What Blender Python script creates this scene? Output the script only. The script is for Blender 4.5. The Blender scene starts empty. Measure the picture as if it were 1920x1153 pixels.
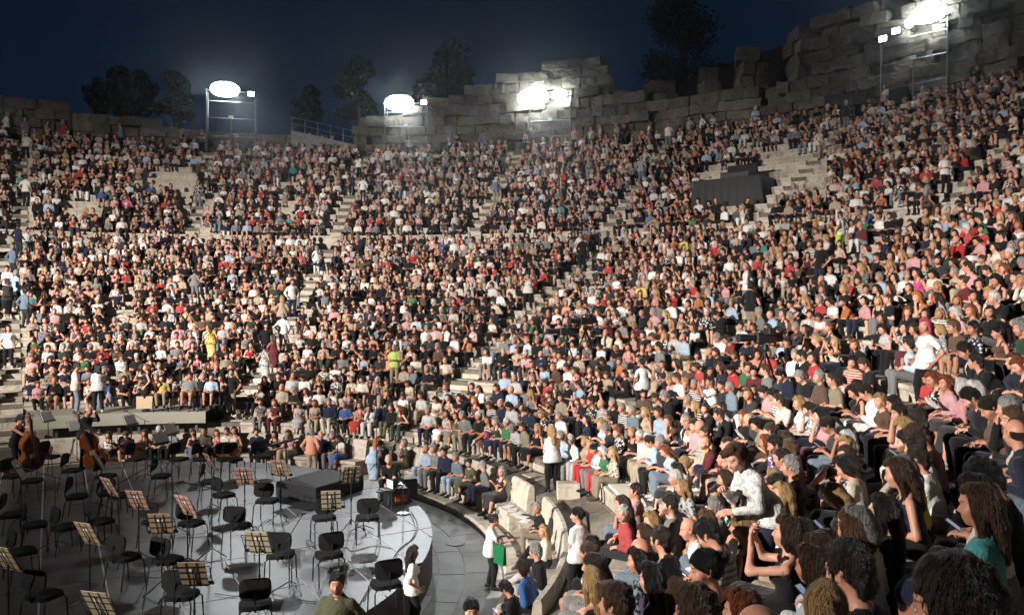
import bpy, math, random, time
import numpy as np
from mathutils import Vector, Matrix
random.seed(7); RNG = np.random.default_rng(11); PI = math.pi; R = math.radians
SC = bpy.context.scene; C = SC.collection
# ------------------------------------------------------------------ camera, sky, light, exposure
CX, CY, CZ, FPX, HZN = 9.98, -15.89, 5.76, 1500.0, 553.0          # the photographer stands at the end of the seating
cd = bpy.data.cameras.new('camera'); cam = bpy.data.objects.new('camera', cd); C.objects.link(cam); SC.camera = cam
cd.sensor_width = 36; cd.lens = FPX/1920*36; cd.clip_start = .2; cd.clip_end = 2000
cam.location = (CX, CY, CZ); cam.rotation_euler = (PI/2-math.atan((576.5-HZN)/FPX), 0, 0)
W = bpy.data.worlds.new('World'); SC.world = W; W.use_nodes = True; wn = W.node_tree; bg = wn.nodes['Background']
tc = wn.nodes.new('ShaderNodeTexCoord'); sp = wn.nodes.new('ShaderNodeSeparateXYZ'); wn.links.new(tc.outputs['Generated'], sp.inputs[0])
rp = wn.nodes.new('ShaderNodeValToRGB'); wn.links.new(sp.outputs[2], rp.inputs[0]); e = rp.color_ramp.elements
e[0].position = .0; e[0].color = (.0034, .0115, .030, 1); e[1].position = .55; e[1].color = (.0016, .0038, .0085, 1)
q = e.new(.3); q.color = (.0021, .0068, .0175, 1)
wn.links.new(rp.outputs[0], bg.inputs[0]); bg.inputs[1].default_value = 1.0
vs = SC.view_settings; vs.view_transform = 'Standard'; vs.look = 'None'; vs.gamma = 1; vs.use_curve_mapping = False; vs.exposure = 0
SC.cycles.use_denoising = True; SC.cycles.max_bounces = 5; SC.cycles.diffuse_bounces = 1; SC.cycles.sample_clamp_indirect = 4
def spot(name, loc, aim, watts, deg, blend=.5, size=.4, col=(1, .94, .865)):
    l = bpy.data.lights.new(name, 'SPOT'); l.energy = watts; l.spot_size = R(deg); l.spot_blend = blend; l.shadow_soft_size = size; l.color = col
    o = bpy.data.objects.new(name, l); C.objects.link(o); o.location = loc; o.rotation_euler = (Vector(aim)-Vector(loc)).to_track_quat('-Z', 'Y').to_euler(); return o
# the stage-front floodlights, high on the stage building, turned on the audience
def flood(p, az, el, watts, deg=36, blend=.85): spot('stage_floodlight', p, (p[0]+math.sin(R(az)), p[1]+math.cos(R(az)), p[2]+math.tan(R(el))), watts, deg, blend, .3)
SA, SB = (-19, -13, 13.5), (-13, -18, 12.5)
for az, w_ in ((1, 38000), (14, 54000), (27, 64000), (40, 63000)): flood(SA, az, -11, w_)
for az, w_, el in ((46, 62000, -12), (57, 53000, -13), (69, 30000, -11)): flood(SB, az, el, w_)
spot('stage_floodlight', SA, (8, 26, 5), 11000, 64, .9, .3)
# ------------------------------------------------------------------ materials
def mat(name):
    m = bpy.data.materials.new(name); m.use_nodes = True; nt = m.node_tree; b = nt.nodes['Principled BSDF']; return m, nt, b
def nod(nt, t, **kw):
    n = nt.nodes.new(t)
    for k, v in kw.items():
        if k.startswith('i_'): n.inputs[k[2:].replace('_', ' ')].default_value = v
        else: setattr(n, k, v)
    return n
def mth(nt, op, a, b=None, c=None, clamp=False):
    n = nt.nodes.new('ShaderNodeMath'); n.operation = op; n.use_clamp = clamp
    for i, x in enumerate((a, b, c)):
        if x is None: continue
        if isinstance(x, (int, float)): n.inputs[i].default_value = x
        else: nt.links.new(x, n.inputs[i])
    return n.outputs[0]
def mixc(nt, f, a, b, mode='MIX'):
    n = nt.nodes.new('ShaderNodeMix'); n.data_type = 'RGBA'; n.blend_type = mode
    for s, x in ((0, f), (6, a), (7, b)):
        if isinstance(x, (int, float)): n.inputs[s].default_value = x
        elif isinstance(x, (tuple, list)): n.inputs[s].default_value = (*x[:3], 1)
        else: nt.links.new(x, n.inputs[s])
    return n.outputs[2]
def ramp(nt, x, stops):
    n = nt.nodes.new('ShaderNodeValToRGB'); e = n.color_ramp.elements
    while len(e) > 2: e.remove(e[0])
    for i, (p, c) in enumerate(stops):
        q = e[i] if i < 2 else e.new(p)
        q.position = p; q.color = (*c, 1) if isinstance(c, (tuple, list)) else (c, c, c, 1)
    nt.links.new(x, n.inputs[0]); return n.outputs[0]
def noise(nt, scale, detail=3, rough=.55, co=None, dist=0):
    n = nod(nt, 'ShaderNodeTexNoise'); n.inputs['Scale'].default_value = scale; n.inputs['Detail'].default_value = detail; n.inputs['Roughness'].default_value = rough; n.inputs['Distortion'].default_value = dist
    if co is not None: nt.links.new(co, n.inputs['Vector'])
    return n.outputs[0]
def bump(nt, b, h, s=.3, d=.01):
    n = nod(nt, 'ShaderNodeBump'); n.inputs['Strength'].default_value = s; n.inputs['Distance'].default_value = d; nt.links.new(h, n.inputs['Height']); nt.links.new(n.outputs[0], b.inputs['Normal'])
def objco(nt, kind='Object'): return nod(nt, 'ShaderNodeTexCoord').outputs[kind]
def attr(nt, name, typ='INSTANCER'):
    n = nod(nt, 'ShaderNodeAttribute', attribute_type=typ, attribute_name=name); return n.outputs['Color']
def plain(name, col, rough=.6, metal=0, var=.15, scale=9, spec=.4, bmp=0):
    m, nt, b = mat(name); n = noise(nt, scale, 4, co=objco(nt))
    v = mth(nt, 'MULTIPLY_ADD', n, var*2, 1-var); nt.links.new(mixc(nt, 1, col, v, 'MULTIPLY'), b.inputs['Base Color'])
    b.inputs['Roughness'].default_value = rough; b.inputs['Metallic'].default_value = metal; b.inputs['Specular IOR Level'].default_value = spec
    if bmp: bump(nt, b, noise(nt, scale*5, 3, co=objco(nt)), bmp, .01)
    return m
M = {}
def people_materials():
    # skin: tint per figure; lips, brows, eyes and beard sit on the head's own coordinates
    m, nt, b = mat('skin'); L = nt.links.new
    t = attr(nt, 'skin'); hp = nod(nt, 'ShaderNodeAttribute', attribute_type='GEOMETRY', attribute_name='hp'); sx = nod(nt, 'ShaderNodeSeparateXYZ'); L(hp.outputs['Vector'], sx.inputs[0])
    x, y, z = sx.outputs; ax = mth(nt, 'ABSOLUTE', x)
    def ell(u, u0, ru, w, w0, rw, soft=.35):
        a = mth(nt, 'DIVIDE', mth(nt, 'SUBTRACT', u, u0), ru); c = mth(nt, 'DIVIDE', mth(nt, 'SUBTRACT', w, w0), rw)
        d = mth(nt, 'ADD', mth(nt, 'MULTIPLY', a, a), mth(nt, 'MULTIPLY', c, c)); n = nod(nt, 'ShaderNodeMapRange'); L(d, n.inputs[0])
        n.inputs[1].default_value = 1-soft; n.inputs[2].default_value = 1+soft; n.inputs[3].default_value = 1; n.inputs[4].default_value = 0
        return mth(nt, 'MULTIPLY', n.outputs[0], mth(nt, 'GREATER_THAN', y, .045))
    mot = noise(nt, 14, 3, co=objco(nt)); c = mixc(nt, mth(nt, 'MULTIPLY', mot, .35), t, (.75,.30,.20), 'MULTIPLY')
    cheek = ell(ax, .045, .03, z, -.03, .025, .9); c = mixc(nt, mth(nt, 'MULTIPLY', cheek, .25), c, (.75,.28,.2))
    hairc = attr(nt, 'hair'); bd = nod(nt, 'ShaderNodeAttribute', attribute_type='INSTANCER', attribute_name='beard').outputs['Fac']
    jaw = mth(nt, 'MULTIPLY', mth(nt, 'LESS_THAN', z, mth(nt, 'MULTIPLY_ADD', ax, .7, -.068)), mth(nt, 'MULTIPLY', mth(nt, 'GREATER_THAN', z, -.15), mth(nt, 'GREATER_THAN', y, -.0)))
    jn = nod(nt, 'ShaderNodeMapRange'); L(mth(nt, 'SUBTRACT', mth(nt, 'MULTIPLY_ADD', ax, .7, -.064), mth(nt, 'MULTIPLY_ADD', noise(nt, 60, 2, co=hp.outputs['Vector']), .03, z)), jn.inputs[0]); jn.inputs[1].default_value = -.022; jn.inputs[2].default_value = .004
    yn = nod(nt, 'ShaderNodeMapRange'); L(y, yn.inputs[0]); yn.inputs[1].default_value = .0; yn.inputs[2].default_value = .03
    jaw = mth(nt, 'MULTIPLY', mth(nt, 'MULTIPLY', jn.outputs[0], yn.outputs[0]), mth(nt, 'GREATER_THAN', z, -.125))
    c = mixc(nt, mth(nt, 'MULTIPLY', jaw, mth(nt, 'MULTIPLY', bd, .62)), c, hairc)
    c = mixc(nt, mth(nt, 'MULTIPLY', ell(x, 0, .026, z, -.063, .0105), .75), c, (.36,.10,.09))
    c = mixc(nt, mth(nt, 'MULTIPLY', ell(ax, .033, .021, z, .033, .0048), .8), c, mixc(nt, .5, hairc, (.05,.03,.02)))
    c = mixc(nt, ell(ax, .032, .0165, z, .008, .0085), c, (.16,.09,.07)); c = mixc(nt, ell(ax, .032, .0125, z, .008, .0055), c, (.6,.58,.55)); c = mixc(nt, ell(ax, .032, .0058, z, .008, .0062), c, (.03,.02,.015))
    L(c, b.inputs['Base Color']); b.inputs['Roughness'].default_value = .48; b.inputs['Specular IOR Level'].default_value = .35
    bump(nt, b, noise(nt, 120, 2, co=objco(nt)), .15, .004); M['skin'] = m
    # cloth: tint per figure, an optional print, weave and folds
    for key in ('top', 'bot', 'shoe'):
        m, nt, b = mat('cloth_'+key); L = nt.links.new; t = attr(nt, key); co = objco(nt)
        pat = nod(nt, 'ShaderNodeAttribute', attribute_type='INSTANCER', attribute_name='print').outputs['Fac']
        n1 = noise(nt, 20, 2, co=co); fl = mth(nt, 'GREATER_THAN', n1, .55); inv = attr(nt, 'second')
        w = nod(nt, 'ShaderNodeTexWave', wave_type='BANDS', bands_direction='Z'); w.inputs['Scale'].default_value = 6; w.inputs['Distortion'].default_value = .6; L(co, w.inputs[0]); stp = mth(nt, 'GREATER_THAN', w.outputs['Fac'], .6)
        isf = mth(nt, 'COMPARE', pat, 1, .3); iss = mth(nt, 'COMPARE', pat, 2, .3)
        f = mth(nt, 'ADD', mth(nt, 'MULTIPLY', fl, isf), mth(nt, 'MULTIPLY', stp, iss), clamp=True)
        c = mixc(nt, f, t, inv) if key == 'top' else t
        v = mth(nt, 'MULTIPLY_ADD', noise(nt, 7, 4, co=co), .4, .8); c = mixc(nt, 1, c, v, 'MULTIPLY'); L(c, b.inputs['Base Color'])
        b.inputs['Roughness'].default_value = .88 if key != 'shoe' else .55; b.inputs['Specular IOR Level'].default_value = .2
        if key != 'shoe': b.inputs['Sheen Weight'].default_value = .12
        h = mth(nt, 'MULTIPLY_ADD', noise(nt, 11, 3, .6, co, 1.6), .8, mth(nt, 'MULTIPLY', noise(nt, 260, 1, co=co), .06)); bump(nt, b, h, .8, .03); M['c_'+key] = m
    m, nt, b = mat('hair'); L = nt.links.new; co = objco(nt); mp = nod(nt, 'ShaderNodeMapping'); mp.inputs['Scale'].default_value = (1,1,.10); L(co, mp.inputs[0])
    s = noise(nt, 230, 3, .65, mp.outputs[0], .35); s2 = noise(nt, 55, 3, .6, mp.outputs[0], .5); c = mixc(nt, 1, attr(nt, 'hair'), mth(nt, 'MULTIPLY_ADD', s, 1.5, .25), 'MULTIPLY'); c = mixc(nt, 1, c, mth(nt, 'MULTIPLY_ADD', s2, 1.5, .25), 'MULTIPLY'); L(c, b.inputs['Base Color'])
    b.inputs['Roughness'].default_value = .38; b.inputs['Specular IOR Level'].default_value = .45; bump(nt, b, mth(nt, 'MULTIPLY_ADD', s2, 1.2, s), 1.0, .016); M['hair'] = m
people_materials()
# ------------------------------------------------------------------ builders
class MB:
    def __init__(s): s.v, s.f = [], []
    def add(s, vs, fs): n = len(s.v); s.v += [tuple(map(float, v)) for v in vs]; s.f += [tuple(i+n for i in f) for f in fs]; return s
    def box(s, c, d, rz=0, M=None, ch=0):
        x, y, z = [q/2 for q in d]
        if ch:                                                # chamfered box
            vs, k = [], ch
            for sx in (-1,1):
                for sy in (-1,1):
                    for sz in (-1,1): vs += [(sx*x, sy*(y-k), sz*(z-k)), (sx*(x-k), sy*y, sz*(z-k)), (sx*(x-k), sy*(y-k), sz*z)]
            I = lambda a,b,c_,w: ((a*2+b)*2+c_)*3+w; fs = []
            for a in (0,1):
                fs.append([I(a,0,0,0), I(a,1,0,0), I(a,1,1,0), I(a,0,1,0)][::1 if a else -1]); fs.append([I(0,a,0,1), I(0,a,1,1), I(1,a,1,1), I(1,a,0,1)][::1 if a else -1]); fs.append([I(0,0,a,2), I(1,0,a,2), I(1,1,a,2), I(0,1,a,2)][::1 if a else -1])
                for b in (0,1):
                    fs += [[I(a,b,0,0), I(a,b,1,0), I(a,b,1,1), I(a,b,0,1)], [I(a,0,b,0), I(a,1,b,0), I(a,1,b,2), I(a,0,b,2)], [I(0,a,b,1), I(1,a,b,1), I(1,a,b,2), I(0,a,b,2)]]
                    for c_ in (0,1): fs.append([I(a,b,c_,0), I(a,b,c_,1), I(a,b,c_,2)])
        else:
            vs = [(sx*x, sy*y, sz*z) for sx in (-1,1) for sy in (-1,1) for sz in (-1,1)]
            fs = [(0,1,3,2),(4,6,7,5),(0,4,5,1),(2,3,7,6),(0,2,6,4),(1,5,7,3)]
        if M is None: M = Matrix.Translation(c) @ Matrix.Rotation(rz, 4, 'Z')
        return s.add([M @ Vector(v) for v in vs], fs)
    def tube(s, pts, r, n=8, cap=True, rr=None):
        pts = [Vector(p) for p in pts]; m = len(pts); rings = []
        up = Vector((0,0,1))
        for i, p in enumerate(pts):
            d = (pts[min(i+1,m-1)]-pts[max(i-1,0)]).normalized(); a = d.cross(up)
            if a.length < .05: a = d.cross(Vector((1,0,0)))
            a.normalize(); b = d.cross(a); q = rr[i] if rr else r
            rings.append([p+(a*math.cos(2*PI*k/n)+b*math.sin(2*PI*k/n))*q for k in range(n)])
        vs = [v for g in rings for v in g]; fs = [(i*n+k, (i+1)*n+k, (i+1)*n+(k+1)%n, i*n+(k+1)%n) for i in range(m-1) for k in range(n)]
        if cap: fs += [tuple(range(n)), tuple(reversed(range((m-1)*n, m*n)))]
        return s.add(vs, fs)
    def lathe(s, prof, n=16, o=(0,0,0)):
        vs = [(o[0]+r*math.cos(2*PI*k/n), o[1]+r*math.sin(2*PI*k/n), o[2]+z) for r, z in prof for k in range(n)]; m = len(prof)
        fs = [(i*n+k, i*n+(k+1)%n, (i+1)*n+(k+1)%n, (i+1)*n+k) for i in range(m-1) for k in range(n)]+[tuple(reversed(range(n))), tuple(range((m-1)*n, m*n))]
        return s.add(vs, fs)
    def prism(s, poly, z0, z1, M=None):
        n = len(poly); vs = [(x, y, z0) for x, y in poly]+[(x, y, z1) for x, y in poly]
        fs = [tuple(reversed(range(n))), tuple(range(n, 2*n))]+[(i, (i+1)%n, n+(i+1)%n, n+i) for i in range(n)]
        if M is not None: vs = [M @ Vector(v) for v in vs]
        return s.add(vs, fs)
    def ring(s, prof, a0, a1, n):                             # profile (r, z) swept round the orchestra's centre
        m = len(prof); vs = [(r*math.sin(a0+(a1-a0)*i/n), r*math.cos(a0+(a1-a0)*i/n), z) for i in range(n+1) for r, z in prof]
        fs = [(i*m+k, i*m+k+1, (i+1)*m+k+1, (i+1)*m+k) for i in range(n) for k in range(m-1)]; return s.add(vs, fs)
    def climb(s):
        s.v = [(x, y, z+(zoff(math.atan2(x, y))*max(0, min(1, (math.hypot(x, y)-11.3)/.7)))) for x, y, z in s.v]; return s
    def mesh(s, name, m=None, smooth=False):
        me = bpy.data.meshes.new(name); me.from_pydata(s.v, [], s.f); me.update()
        if m: me.materials.append(m)
        if smooth:
            me.polygons.foreach_set('use_smooth', [True]*len(me.polygons))
        return me
    def build(s, name, m=None, parent=None, smooth=False): return put(name, s.mesh(name, m, smooth), parent)
def put(name, data, parent=None, loc=None, rz=0):
    o = bpy.data.objects.new(name, data); C.objects.link(o)
    if parent is not None: o.parent = parent
    if loc is not None: o.location = loc
    if rz: o.rotation_euler = (0, 0, rz)
    return o
def tag(o, label, cat, group=None):
    o['label'] = label; o['category'] = cat
    if group: o['group'] = group
    return o
def struct(o): o['kind'] = 'structure'; return o
def stuff(o): o['kind'] = 'stuff'; return o
def thing(name, label, cat, loc=(0,0,0), rz=0, group=None): return tag(put(name, None, None, loc, rz), label, cat, group)
ORD = 'first second third fourth fifth sixth seventh eighth ninth tenth eleventh twelfth thirteenth fourteenth fifteenth sixteenth seventeenth eighteenth nineteenth twentieth'.split()
def ordw(i):
    if i < 20: return ORD[i]
    t = {2: 'twenty', 3: 'thirty', 4: 'forty', 5: 'fifty'}[(i+1)//10]
    return t+'-'+ORD[(i+1) % 10-1] if (i+1) % 10 else t.replace('y', 'ieth')
def pol(r, a, z=0): return Vector((r*math.sin(a), r*math.cos(a), z))
def zoff(a):                                                   # the tiers climb a little towards the near end
    f_ = max(0, min(1, (math.degrees(a)-52)/53)); return .42*f_*f_*(3-2*f_)
def pz(r, a, z): return pol(r, a, z+zoff(a))
def ray(x, y, z=None, t=None):
    """the point seen at photo pixel (x, y) on the level z, or t metres in front of the lens"""
    if t is None: t = (CZ-z)*FPX/(y-HZN)
    return Vector((CX+(x-960)/FPX*t, CY+t, CZ-(y-HZN)/FPX*t))
def pix(p): t = max(p[1]-CY, .05); return 960+FPX*(p[0]-CX)/t, HZN+FPX*(CZ-p[2])/t, t

# ------------------------------------------------------------------ stone
def stone_mat(name, c1, c2, c3, sc=1.0, rough=.82, bs=.5, rnd=.18, stain=.7):
    m, nt, b = mat(name); co = objco(nt); oi = nod(nt, 'ShaderNodeObjectInfo'); L = nt.links.new
    ad = nod(nt, 'ShaderNodeVectorMath', operation='ADD'); L(co, ad.inputs[0]); sclr = nod(nt, 'ShaderNodeVectorMath', operation='SCALE'); L(oi.outputs['Location'], sclr.inputs[0]); sclr.inputs['Scale'].default_value = .73; L(sclr.outputs[0], ad.inputs[1]); co = ad.outputs[0]
    n = noise(nt, .9*sc, 6, .6, co, .5); c = ramp(nt, n, [(.28, c1), (.5, c2), (.75, c3)])
    st = noise(nt, 3.5*sc, 5, .7, co, 1.2); c = mixc(nt, ramp(nt, st, [(.50, 0.), (.68, stain)]), c, tuple(x*.45 for x in c1))
    c = mixc(nt, 1, c, mth(nt, 'MULTIPLY_ADD', oi.outputs['Random'], rnd*2, 1-rnd), 'MULTIPLY')
    g = noise(nt, 40*sc, 3, .6, co); c = mixc(nt, .5, c, mth(nt, 'MULTIPLY_ADD', g, .7, .65), 'MULTIPLY'); L(c, b.inputs['Base Color'])
    b.inputs['Roughness'].default_value = rough; b.inputs['Specular IOR Level'].default_value = .3
    bump(nt, b, mth(nt, 'MULTIPLY_ADD', noise(nt, 6*sc, 5, .65, co), 1.0, mth(nt, 'MULTIPLY', g, .25)), bs, .03); return m
M['marble'] = stone_mat('marble', (.34,.28,.22), (.52,.45,.37), (.62,.56,.48))
M['limestone'] = stone_mat('limestone', (.085,.072,.055), (.15,.128,.10), (.23,.20,.16), .8, .9, .9, .28)
M['white_marble'] = stone_mat('white_marble', (.44,.42,.38), (.60,.58,.54), (.74,.72,.68), 1.2, .8, .2, .12, .15)
M['grey_marble'] = stone_mat('grey_marble', (.20,.21,.19), (.30,.31,.28), (.38,.39,.36), 1.5, .6, .25, .15, .35)
M['concrete'] = stone_mat('concrete', (.28,.265,.24), (.34,.325,.30), (.40,.385,.36), 1.0, .85, .25, .05)
M['earth'] = stone_mat('earth', (.045,.038,.028), (.07,.06,.045), (.10,.085,.065), .5, .95, 1.0, 0)
M['steel'] = plain('steel', (.22,.23,.23), .38, .9, .1); M['black_metal'] = plain('black_metal', (.018,.018,.019), .42, .3, .2, spec=.5)
M['black_fabric'] = plain('black_fabric', (.014,.014,.015), .92, 0, .35, 30, .15, .4); M['black_plastic'] = plain('black_plastic', (.02,.02,.021), .5, 0, .15)
M['paper'] = plain('paper', (.74,.72,.67), .8, 0, .05); M['white_paint'] = plain('white_paint', (.75,.75,.73), .5, 0, .06)

# ------------------------------------------------------------------ the seating
A0, A1 = R(-46), R(151)
LOW_N, LOW_R, LOW_Z, LOW_T, LOW_H = 21, 12.1, 1.30, .77, .345
UP_N, UP_R, UP_Z, UP_T, UP_H = 14, 28.9, 9.05, .75, .475
LOW_AISLES = [-32.3, 0, 32, 62.5, 94, 126]; UP_AISLES = [-31.2, -15.2, 0, 15.6, 30.5, 46.5, 62.5, 78, 94, 110, 126]
AW_L, AW_U = .85, .75
def row_info(tier, k):
    return (LOW_R+LOW_T*k, LOW_Z+LOW_H*k, LOW_T, LOW_H) if tier == 0 else (UP_R+UP_T*k, UP_Z+UP_H*k, UP_T, UP_H)
def spans(tier, k):
    """angular stretches of a row between the stairs"""
    r, z, t, h = row_info(tier, k); hw = (AW_L if tier == 0 else AW_U)/2/r; cuts = [R(a) for a in (LOW_AISLES if tier == 0 else UP_AISLES)]; out = []; a = A0
    for c in cuts:
        out.append((a, c-hw)); a = c+hw
    out.append((a, A1)); return out
DECK = (R(-32.3)+.037, R(-3.0))                                # the wheelchair deck covers the two lowest rows here
ground = MB(); n = 96
ground.add([(0,0,-.02)]+[pol(400, 2*PI*i/n, -.02) for i in range(n)], [(0, 1+(i+1) % n, 1+i) for i in range(n)])
struct(ground.build('ground', M['earth']))
cav = thing('theatre_seating', 'steep curved tiers of worn beige marble seating around the orchestra', 'seating')
# rough core below the blocks
prof = [(11.15,-.3),(11.15,.85),(12.12,.85),(12.12,.9)]
for k in range(LOW_N):
    r, z, t, h = row_info(0, k); prof += [(r+.10, z-h-.02 if k else .9), (r+.10, z-.03), (r+t+.10, z-.03)]
prof += [(28.38,8.25),(28.95,8.25)]
for k in range(UP_N): r, z, t, h = row_info(1, k); prof += [(r+.10, z-h-.02 if k else 8.25), (r+.10, z-.03), (r+t+.10, z-.03)]
prof += [(40.6, UP_Z+UP_H*(UP_N-1)-.03), (43, UP_Z+UP_H*(UP_N-1)-.03), (43,-1)]
core = MB(); core.ring(prof, A0, A1, 150); mm = len(prof)
core.add([pol(r, A0, z) for r, z in prof]+[pol(11.15, A0, -1)], [tuple(range(mm+1))]); core.add([pol(r, A1, z) for r, z in prof]+[pol(11.15, A1, -1)], [tuple(reversed(range(mm+1)))])
core.climb().build('stone_core', M['limestone'], cav)
# seat blocks
blocks = []
for tier, N in ((0, LOW_N), (1, UP_N)):
    for k in range(N):
        r, z, t, h = row_info(tier, k)
        if tier == 0 and k == 0: h = .75
        for a, b in spans(tier, k):
            w = (b-a)*r; m_ = max(1, round(w/random.uniform(.98, 1.15)))
            for i in range(m_):
                a_, b_ = a+(b-a)*i/m_, a+(b-a)*(i+1)/m_; am = (a_+b_)/2
                if tier == 0 and k < 2 and DECK[0] < am < DECK[1]: continue
                blocks.append((tier, k, r, z, t, h, am, (b_-a_)*r))
def block_mesh(r, t, h, w):
    """one seat block: overhanging nose, hollowed riser; y points outwards, origin on the nose"""
    hw = w/2-.006; ho = hw*(r+t)/r; mb = MB()
    p = [(0,-.012),(.012,0),(t+.04,0),(t+.04,-h*.55),(.075,-h-.005),(.055,-h*.62),(.035,-.13),(0,-.085)]; vs = []
    for sg in (-1, 1): vs += [(sg*(hw+(ho-hw)*y/t), y, z) for y, z in p]
    n = len(p); mb.add(vs, [tuple(range(n)), tuple(reversed(range(n, 2*n)))]+[(i, n+i, n+(i+1) % n, (i+1) % n) for i in range(n)]); return mb
def vis(bk):
    p = pz(bk[2]+.3, bk[6], bk[3]); x, y, t = pix(p)
    return bk[7]/t if (p.y > CY+1 and -60 < x < 1980 and -40 < y < 1230) else 0
blocks.sort(key=vis, reverse=True); rest = MB(); bcache = {}
for i, bk in enumerate(blocks):
    tier, k, r, z, t, h, am, w = bk; dz = random.uniform(-.007, .007)
    if i < 300:
        key = (tier, k, round(w, 2))
        if key not in bcache: bcache[key] = block_mesh(r, t, h, w).mesh('seat_block', M['marble'])
        o = put('seat_block', bcache[key], cav, pz(r+random.uniform(-.008, .008), am, z+dz), -am); o.rotation_euler.x = random.uniform(-.006, .006)
    elif vis(bk) > 0 or bk[6] < R(140):
        b = block_mesh(r, t, h, w); T = Matrix.Translation(pz(r+random.uniform(-.01, .01), am, z+dz)) @ Matrix.Rotation(-am, 4, 'Z'); rest.add([T @ Vector(v) for v in b.v], b.f)
stuff(rest.build('seat_rows', M['marble'], cav))
# stairs: two steps to a row
upst = MB()
for tier, N, AI, aw in ((0, LOW_N, LOW_AISLES, AW_L), (1, UP_N, UP_AISLES, AW_U)):
    for a in AI:
        if a > 100: continue
        for k in range(N):
            r, z, t, h = row_info(tier, k)
            for j in (0, 1):
                rr = r+t*.5*j; zz = z-h*.5*(1-j); b = MB(); b.box((0, t*.27, -h*.27), (aw-.03, t*.56, h*.54), ch=.012)
                if k == 0 and j == 0 and tier == 0: b.box((0, -.16, -.45), (aw-.03, .34, .35), ch=.012)
                T = pz(rr, R(a), zz+random.uniform(-.006, .006)+.004)
                if tier == 0: put('stair_step', b.mesh('stair_step', M['marble']), cav, T, -R(a))
                else:
                    Mx = Matrix.Translation(T) @ Matrix.Rotation(-R(a), 4, 'Z'); upst.add([Mx @ Vector(v) for v in b.v], b.f)
stuff(upst.build('upper_stairs', M['marble'], cav))
# gangway wall between the tiers
gw = MB(); gw.ring([(28.3,8.28),(28.86,8.28),(28.86,8.95),(28.80,8.97),(28.80,9.055),(28.96,9.055)], A0, A1, 150); gw.climb().build('gangway', M['marble'], cav)
# front row: curb, footrest, high-backed bench
cb = MB(); cb.ring([(9.83,-.01),(9.83,.16),(9.86,.18),(10.16,.18),(10.18,.16),(10.18,.06),(11.2,.06)], A0, R(128), 110); cb.build('kerb', M['marble'], cav)
def bench_run(a, b):
    n = max(1, round((b-a)*10.7/1.25))
    for i in range(n):
        a_, b_ = a+(b-a)*i/n+.0006, a+(b-a)*(i+1)/n-.0006; m_ = MB()
        P = [(10.44,.06),(10.46,.40),(10.40,.44),(10.40,.53),(10.88,.51),(10.96,1.06),(11.00,1.12),(11.08,1.12),(11.10,1.06),(11.12,.06)]
        m_.ring(P, a_, b_, 3); L_ = len(P); m_.add([pol(r, a_, z) for r, z in P], [tuple(range(L_))]); m_.add([pol(r, b_, z) for r, z in P], [tuple(reversed(range(L_)))]); m_.build('bench_seat', M['marble'], cav)
BENCH = [(R(-30),R(-2.6)), (R(2.6),R(29.2)), (R(34.8),R(59.5)), (R(65.5),R(71.5)), (R(77),R(110))]
for a, b in BENCH: bench_run(a, b)
# loose squared stone in the corridor behind the bench
st = MB(); st.box((0,0,.16), (.55,.4,.38), ch=.02); tag(st.build('stone_block', M['marble']), 'squared loose marble block behind the high-backed bench', 'stone block').location = pz(11.72, R(75), .8)
# white cushions on the emptied bench
cm, cnt_, cbs = mat('cushion'); cbs.inputs['Base Color'].default_value = (.72,.67,.58,1); cbs.inputs['Roughness'].default_value = .8; bump(cnt_, cbs, noise(cnt_, 9, 3, co=objco(cnt_)), .3, .02); M['cushion'] = cm
for i, a in enumerate((84.2, 86.6, 89.0, 91.4, 97.5, 99.9)):
    c = MB(); c.box((0,.27,.035), (.47,.44,.06), ch=.022); tag(c.build('seat_cushion', M['cushion']), f'flat cream cushion, {ordw(i)} along the lowest bench beside the white-shirted usher', 'cushion', 'cushions on the lowest bench').matrix_world = Matrix.Translation(pz(12.1, R(a), 1.315)) @ Matrix.Rotation(-R(a), 4, 'Z')
# wheelchair deck
dk = thing('wheelchair_deck', 'long grey-green temporary deck in front of the lowest tier', 'deck')
M['deck'] = plain('deck', (.30,.28,.225), .7, 0, .12, 2)
d = MB(); d.ring([(11.72,1.34),(11.72,1.72),(11.76,1.74),(13.72,1.74),(13.72,1.3)], DECK[0], DECK[1], 24); d.build('deck_board', M['deck'], dk)
for i in range(9):
    a = DECK[0]+(DECK[1]-DECK[0])*(i+.4)/9; p = MB(); p.box(pol(11.95, a, .9), (.09,.09,.7), -a); p.build('leg', M['steel'], dk)
# orchestra paving: fan of white and grey slabs with two dark bands
pv = thing('orchestra_floor', 'pale marble paving with grey bands between stage and seats', 'paving'); struct(pv)
base = MB(); base.ring([(0.01,-.01),(9.82,-.01)], R(-60), R(175), 80); base.build('bedding', M['grey_marble'], pv)
for ra, rb, wdt, mats in ((7.3,8.48,1.5,('white_marble','white_marble','grey_marble')), (8.50,9.02,1.9,('grey_marble',)), (9.04,9.80,1.7,('white_marble','white_marble'))):
    n = round((rb)*R(190)/wdt)
    for i in range(n):
        a, b = R(-20)+R(155)*i/n, R(-20)+R(155)*(i+1)/n; s = MB(); g = .0012; h_ = random.uniform(-.003,.003)
        pts = [pol(ra+.006, a+g), pol(rb-.006, a+g), pol(rb-.006, (a+b)/2), pol(rb-.006, b-g), pol(ra+.006, b-g), pol(ra+.006, (a+b)/2)]
        c_ = sum(pts, Vector())/6
        s.prism([(p.x-c_.x, p.y-c_.y) for p in reversed(pts)], -.02, h_); o = s.build('paving_slab', M[mats[(i*7+int(ra)) % len(mats)]], pv); o.location = c_
mh = MB(); mh.lathe([(.23,.0),(.23,.012),(.21,.014),(.0,.014)], 24); mh.build('manhole_cover', M['grey_marble'], pv).location = ray(853, 1020, .003)
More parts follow.
